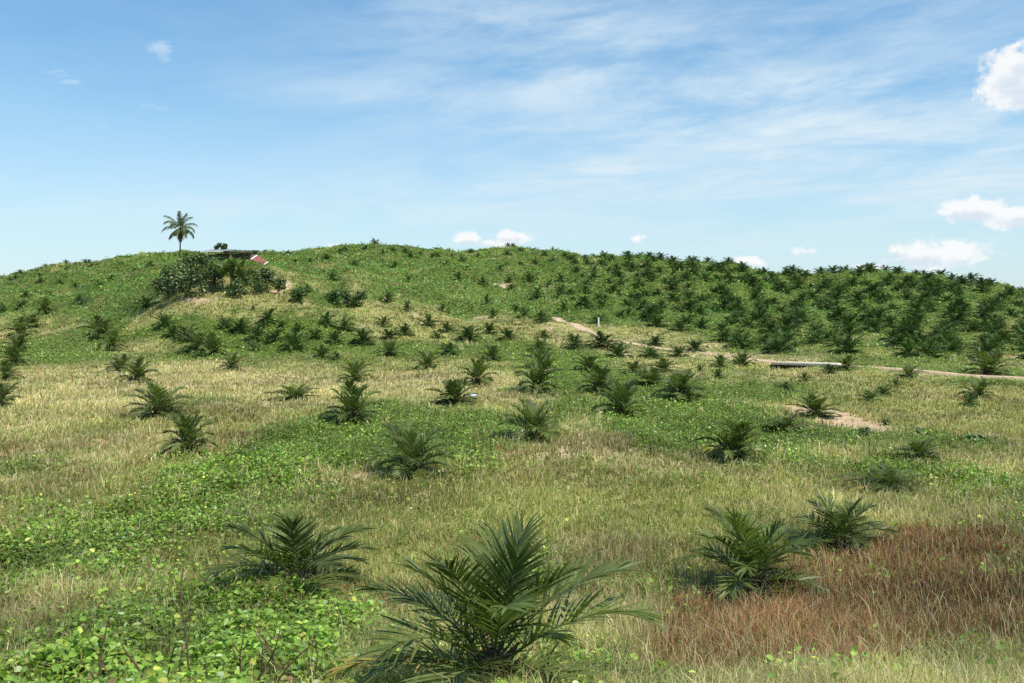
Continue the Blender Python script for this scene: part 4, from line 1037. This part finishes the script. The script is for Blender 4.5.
def gauss(px, py, w, h, k=1.0):
    a0, e0 = ang(px, py)
    u = mth('MULTIPLY', mth('SUBTRACT', az, a0), F / w); v = mth('MULTIPLY', mth('SUBTRACT', el, e0), F / h)
    q = mth('ADD', mth('MULTIPLY', u, u), mth('MULTIPLY', v, v))
    return mth('MULTIPLY', mth('EXPONENT', mth('MULTIPLY', q, -1.0)), k)
# high thin cloud: noise on a level sheet far overhead, seen in perspective
zz_ = mth('ADD', mth('MAXIMUM', dz, 0.0), .10)
sx_, sy_ = mth('DIVIDE', dx, zz_), mth('DIVIDE', dy, zz_)
sheetv = comb(mth('MULTIPLY', sx_, 1.0), mth('ADD', mth('MULTIPLY', sy_, 1.25), mth('MULTIPLY', sx_, .35)), 0.0)
c1n = noise(sheetv, 1.1, 9, .62, .6); c2n = noise(sheetv, 5.5, 7, .7, .4)
angv = comb(mth('MULTIPLY', az, 1.0), mth('ADD', mth('MULTIPLY', el, 4.5), mth('MULTIPLY', az, -.4)), .0)
c3n = noise(angv, 5.0, 8, .6, .5); fine = noise(angv, 34.0, 5, .65, .8)
body = None
for g in ((760, 130, 270, 80, 1.0), (560, 15, 150, 45, .75), (880, 200, 300, 45, .7), (560, 185, 260, 30, .55), (360, 95, 120, 16, .35), (900, 8, 140, 18, .45), (950, 110, 150, 60, .6), (120, 215, 240, 26, .5), (350, 215, 200, 12, .4), (640, 90, 160, 50, .5), (420, 60, 160, 60, .3)):
    q = gauss(*g); body = q if body is None else mth('ADD', body, q)
body = mth('MINIMUM', body, 1.15)
cir = mrange(mth('ADD', mth('MULTIPLY', c1n, .75), mth('MULTIPLY', c2n, .25)), .36, .62)
cir = mth('MULTIPLY', mth('ADD', mth('MULTIPLY', cir, .55), mth('MULTIPLY', mrange(c3n, .36, .72), .55)), mth('ADD', mth('MULTIPLY', body, .80), .07), clamp=True)
wis = None
for g in ((158, 47, 17, 9, 1.0), (58, 72, 18, 10, .7), (100, 123, 20, 8, .6), (156, 106, 20, 5, .7), (75, 82, 12, 4, .5), (165, 60, 10, 6, .5)):
    q = gauss(*g); wis = q if wis is None else mth('ADD', wis, q)
wis = mth('MULTIPLY', mrange(mth('ADD', mth('MULTIPLY', wis, .5), mth('MULTIPLY', fine, .8)), .55, 1.05), mrange(wis, .05, .5, 0, .62))
thin = mth('MAXIMUM', cir, wis)
# heaped clouds low in the sky
nb = noise(comb(az, mth('MULTIPLY', el, 1.2), 3.1), 42.0, 8, .62, .25); nb2 = noise(comb(az, el, 7.7), 120.0, 5, .6, .2)
edge = mth('ADD', mth('MULTIPLY', mth('SUBTRACT', nb, .5), 3.4), mth('MULTIPLY', mth('SUBTRACT', nb2, .5), .9))
heap, under = None, None
for (x, y, w_, h_, k) in ((1022, 76, 34, 27, 1.2), (1036, 92, 42, 16, 1.1), (1050, 58, 34, 24, 1.1), (978, 211, 34, 13, 1.1), (1018, 216, 30, 13, 1.05), (955, 213, 16, 7, .8), (935, 256, 50, 14, 1.15), (900, 252, 22, 9, .8), (868, 268, 22, 6, .8), (470, 239, 15, 8, 1.0), (512, 236, 19, 9, 1.1), (492, 243, 30, 5, .8), (637, 239, 8, 4, .75), (645, 237, 6, 4, .7), (748, 263, 18, 8, 1.1), (335, 247, 14, 5, .8), (806, 251, 14, 6, .6), (980, 262, 24, 5, .5)):
    q = gauss(x, y, w_, h_, k); heap = q if heap is None else mth('MAXIMUM', heap, q)
    q2 = gauss(x - w_ * .25, y + h_ * .55, w_ * .9, h_ * .6, min(k, 1.0)); under = q2 if under is None else mth('MAXIMUM', under, q2)
hf = mth('MULTIPLY', mrange(mth('ADD', heap, mth('MULTIPLY', edge, .55)), .30, .78), mrange(heap, .08, .42))
shade = mth('MULTIPLY', mrange(mth('ADD', under, mth('MULTIPLY', edge, -.5)), .35, 1.0), .75)
def mixc(f, a, b):
    n = N.new('ShaderNodeMixRGB'); L.new(f, n.inputs[0])
    for k, v in ((1, a), (2, b)):
        if isinstance(v, tuple): n.inputs[k].default_value = (*v, 1)
        else: L.new(v, n.inputs[k])
    return n.outputs[0]
hs = N.new('ShaderNodeHueSaturation'); hs.inputs['Saturation'].default_value = 1.18; hs.inputs['Value'].default_value = 1.0
pw = N.new('ShaderNodeVectorMath'); pw.operation = 'MULTIPLY'; pw.inputs[1].default_value = (1.495, 1.495, 1.495); tn = N.new('ShaderNodeVectorMath'); tn.operation = 'MULTIPLY'; tn.inputs[1].default_value = (.76, .985, 1.10); L.new(sky.outputs[0], tn.inputs[0]); ga = N.new('ShaderNodeGamma'); ga.inputs[1].default_value = .78; L.new(tn.outputs[0], ga.inputs[0]); L.new(ga.outputs[0], pw.inputs[0]); L.new(pw.outputs[0], hs.inputs['Color'])
c = mixc(mrange(el, 0.0, .26, .55, 0.0), hs.outputs[0], (4.45, 5.65, 6.6))
c = mixc(thin, c, (5.2, 6.15, 6.75))
heapc = mixc(shade, (6.9, 7.0, 7.0), (4.5, 5.3, 6.2))
c = mixc(mth('MULTIPLY', hf, .95), c, heapc)
L.new(c, bg.inputs['Color'])

sc.view_settings.view_transform = 'Standard'; sc.view_settings.look = 'None'; sc.view_settings.exposure = 0; sc.view_settings.gamma = 1
sc.render.engine = 'CYCLES'
sc.cycles.max_bounces = 4; sc.cycles.diffuse_bounces = 2; sc.cycles.transmission_bounces = 3; sc.cycles.use_denoising = False
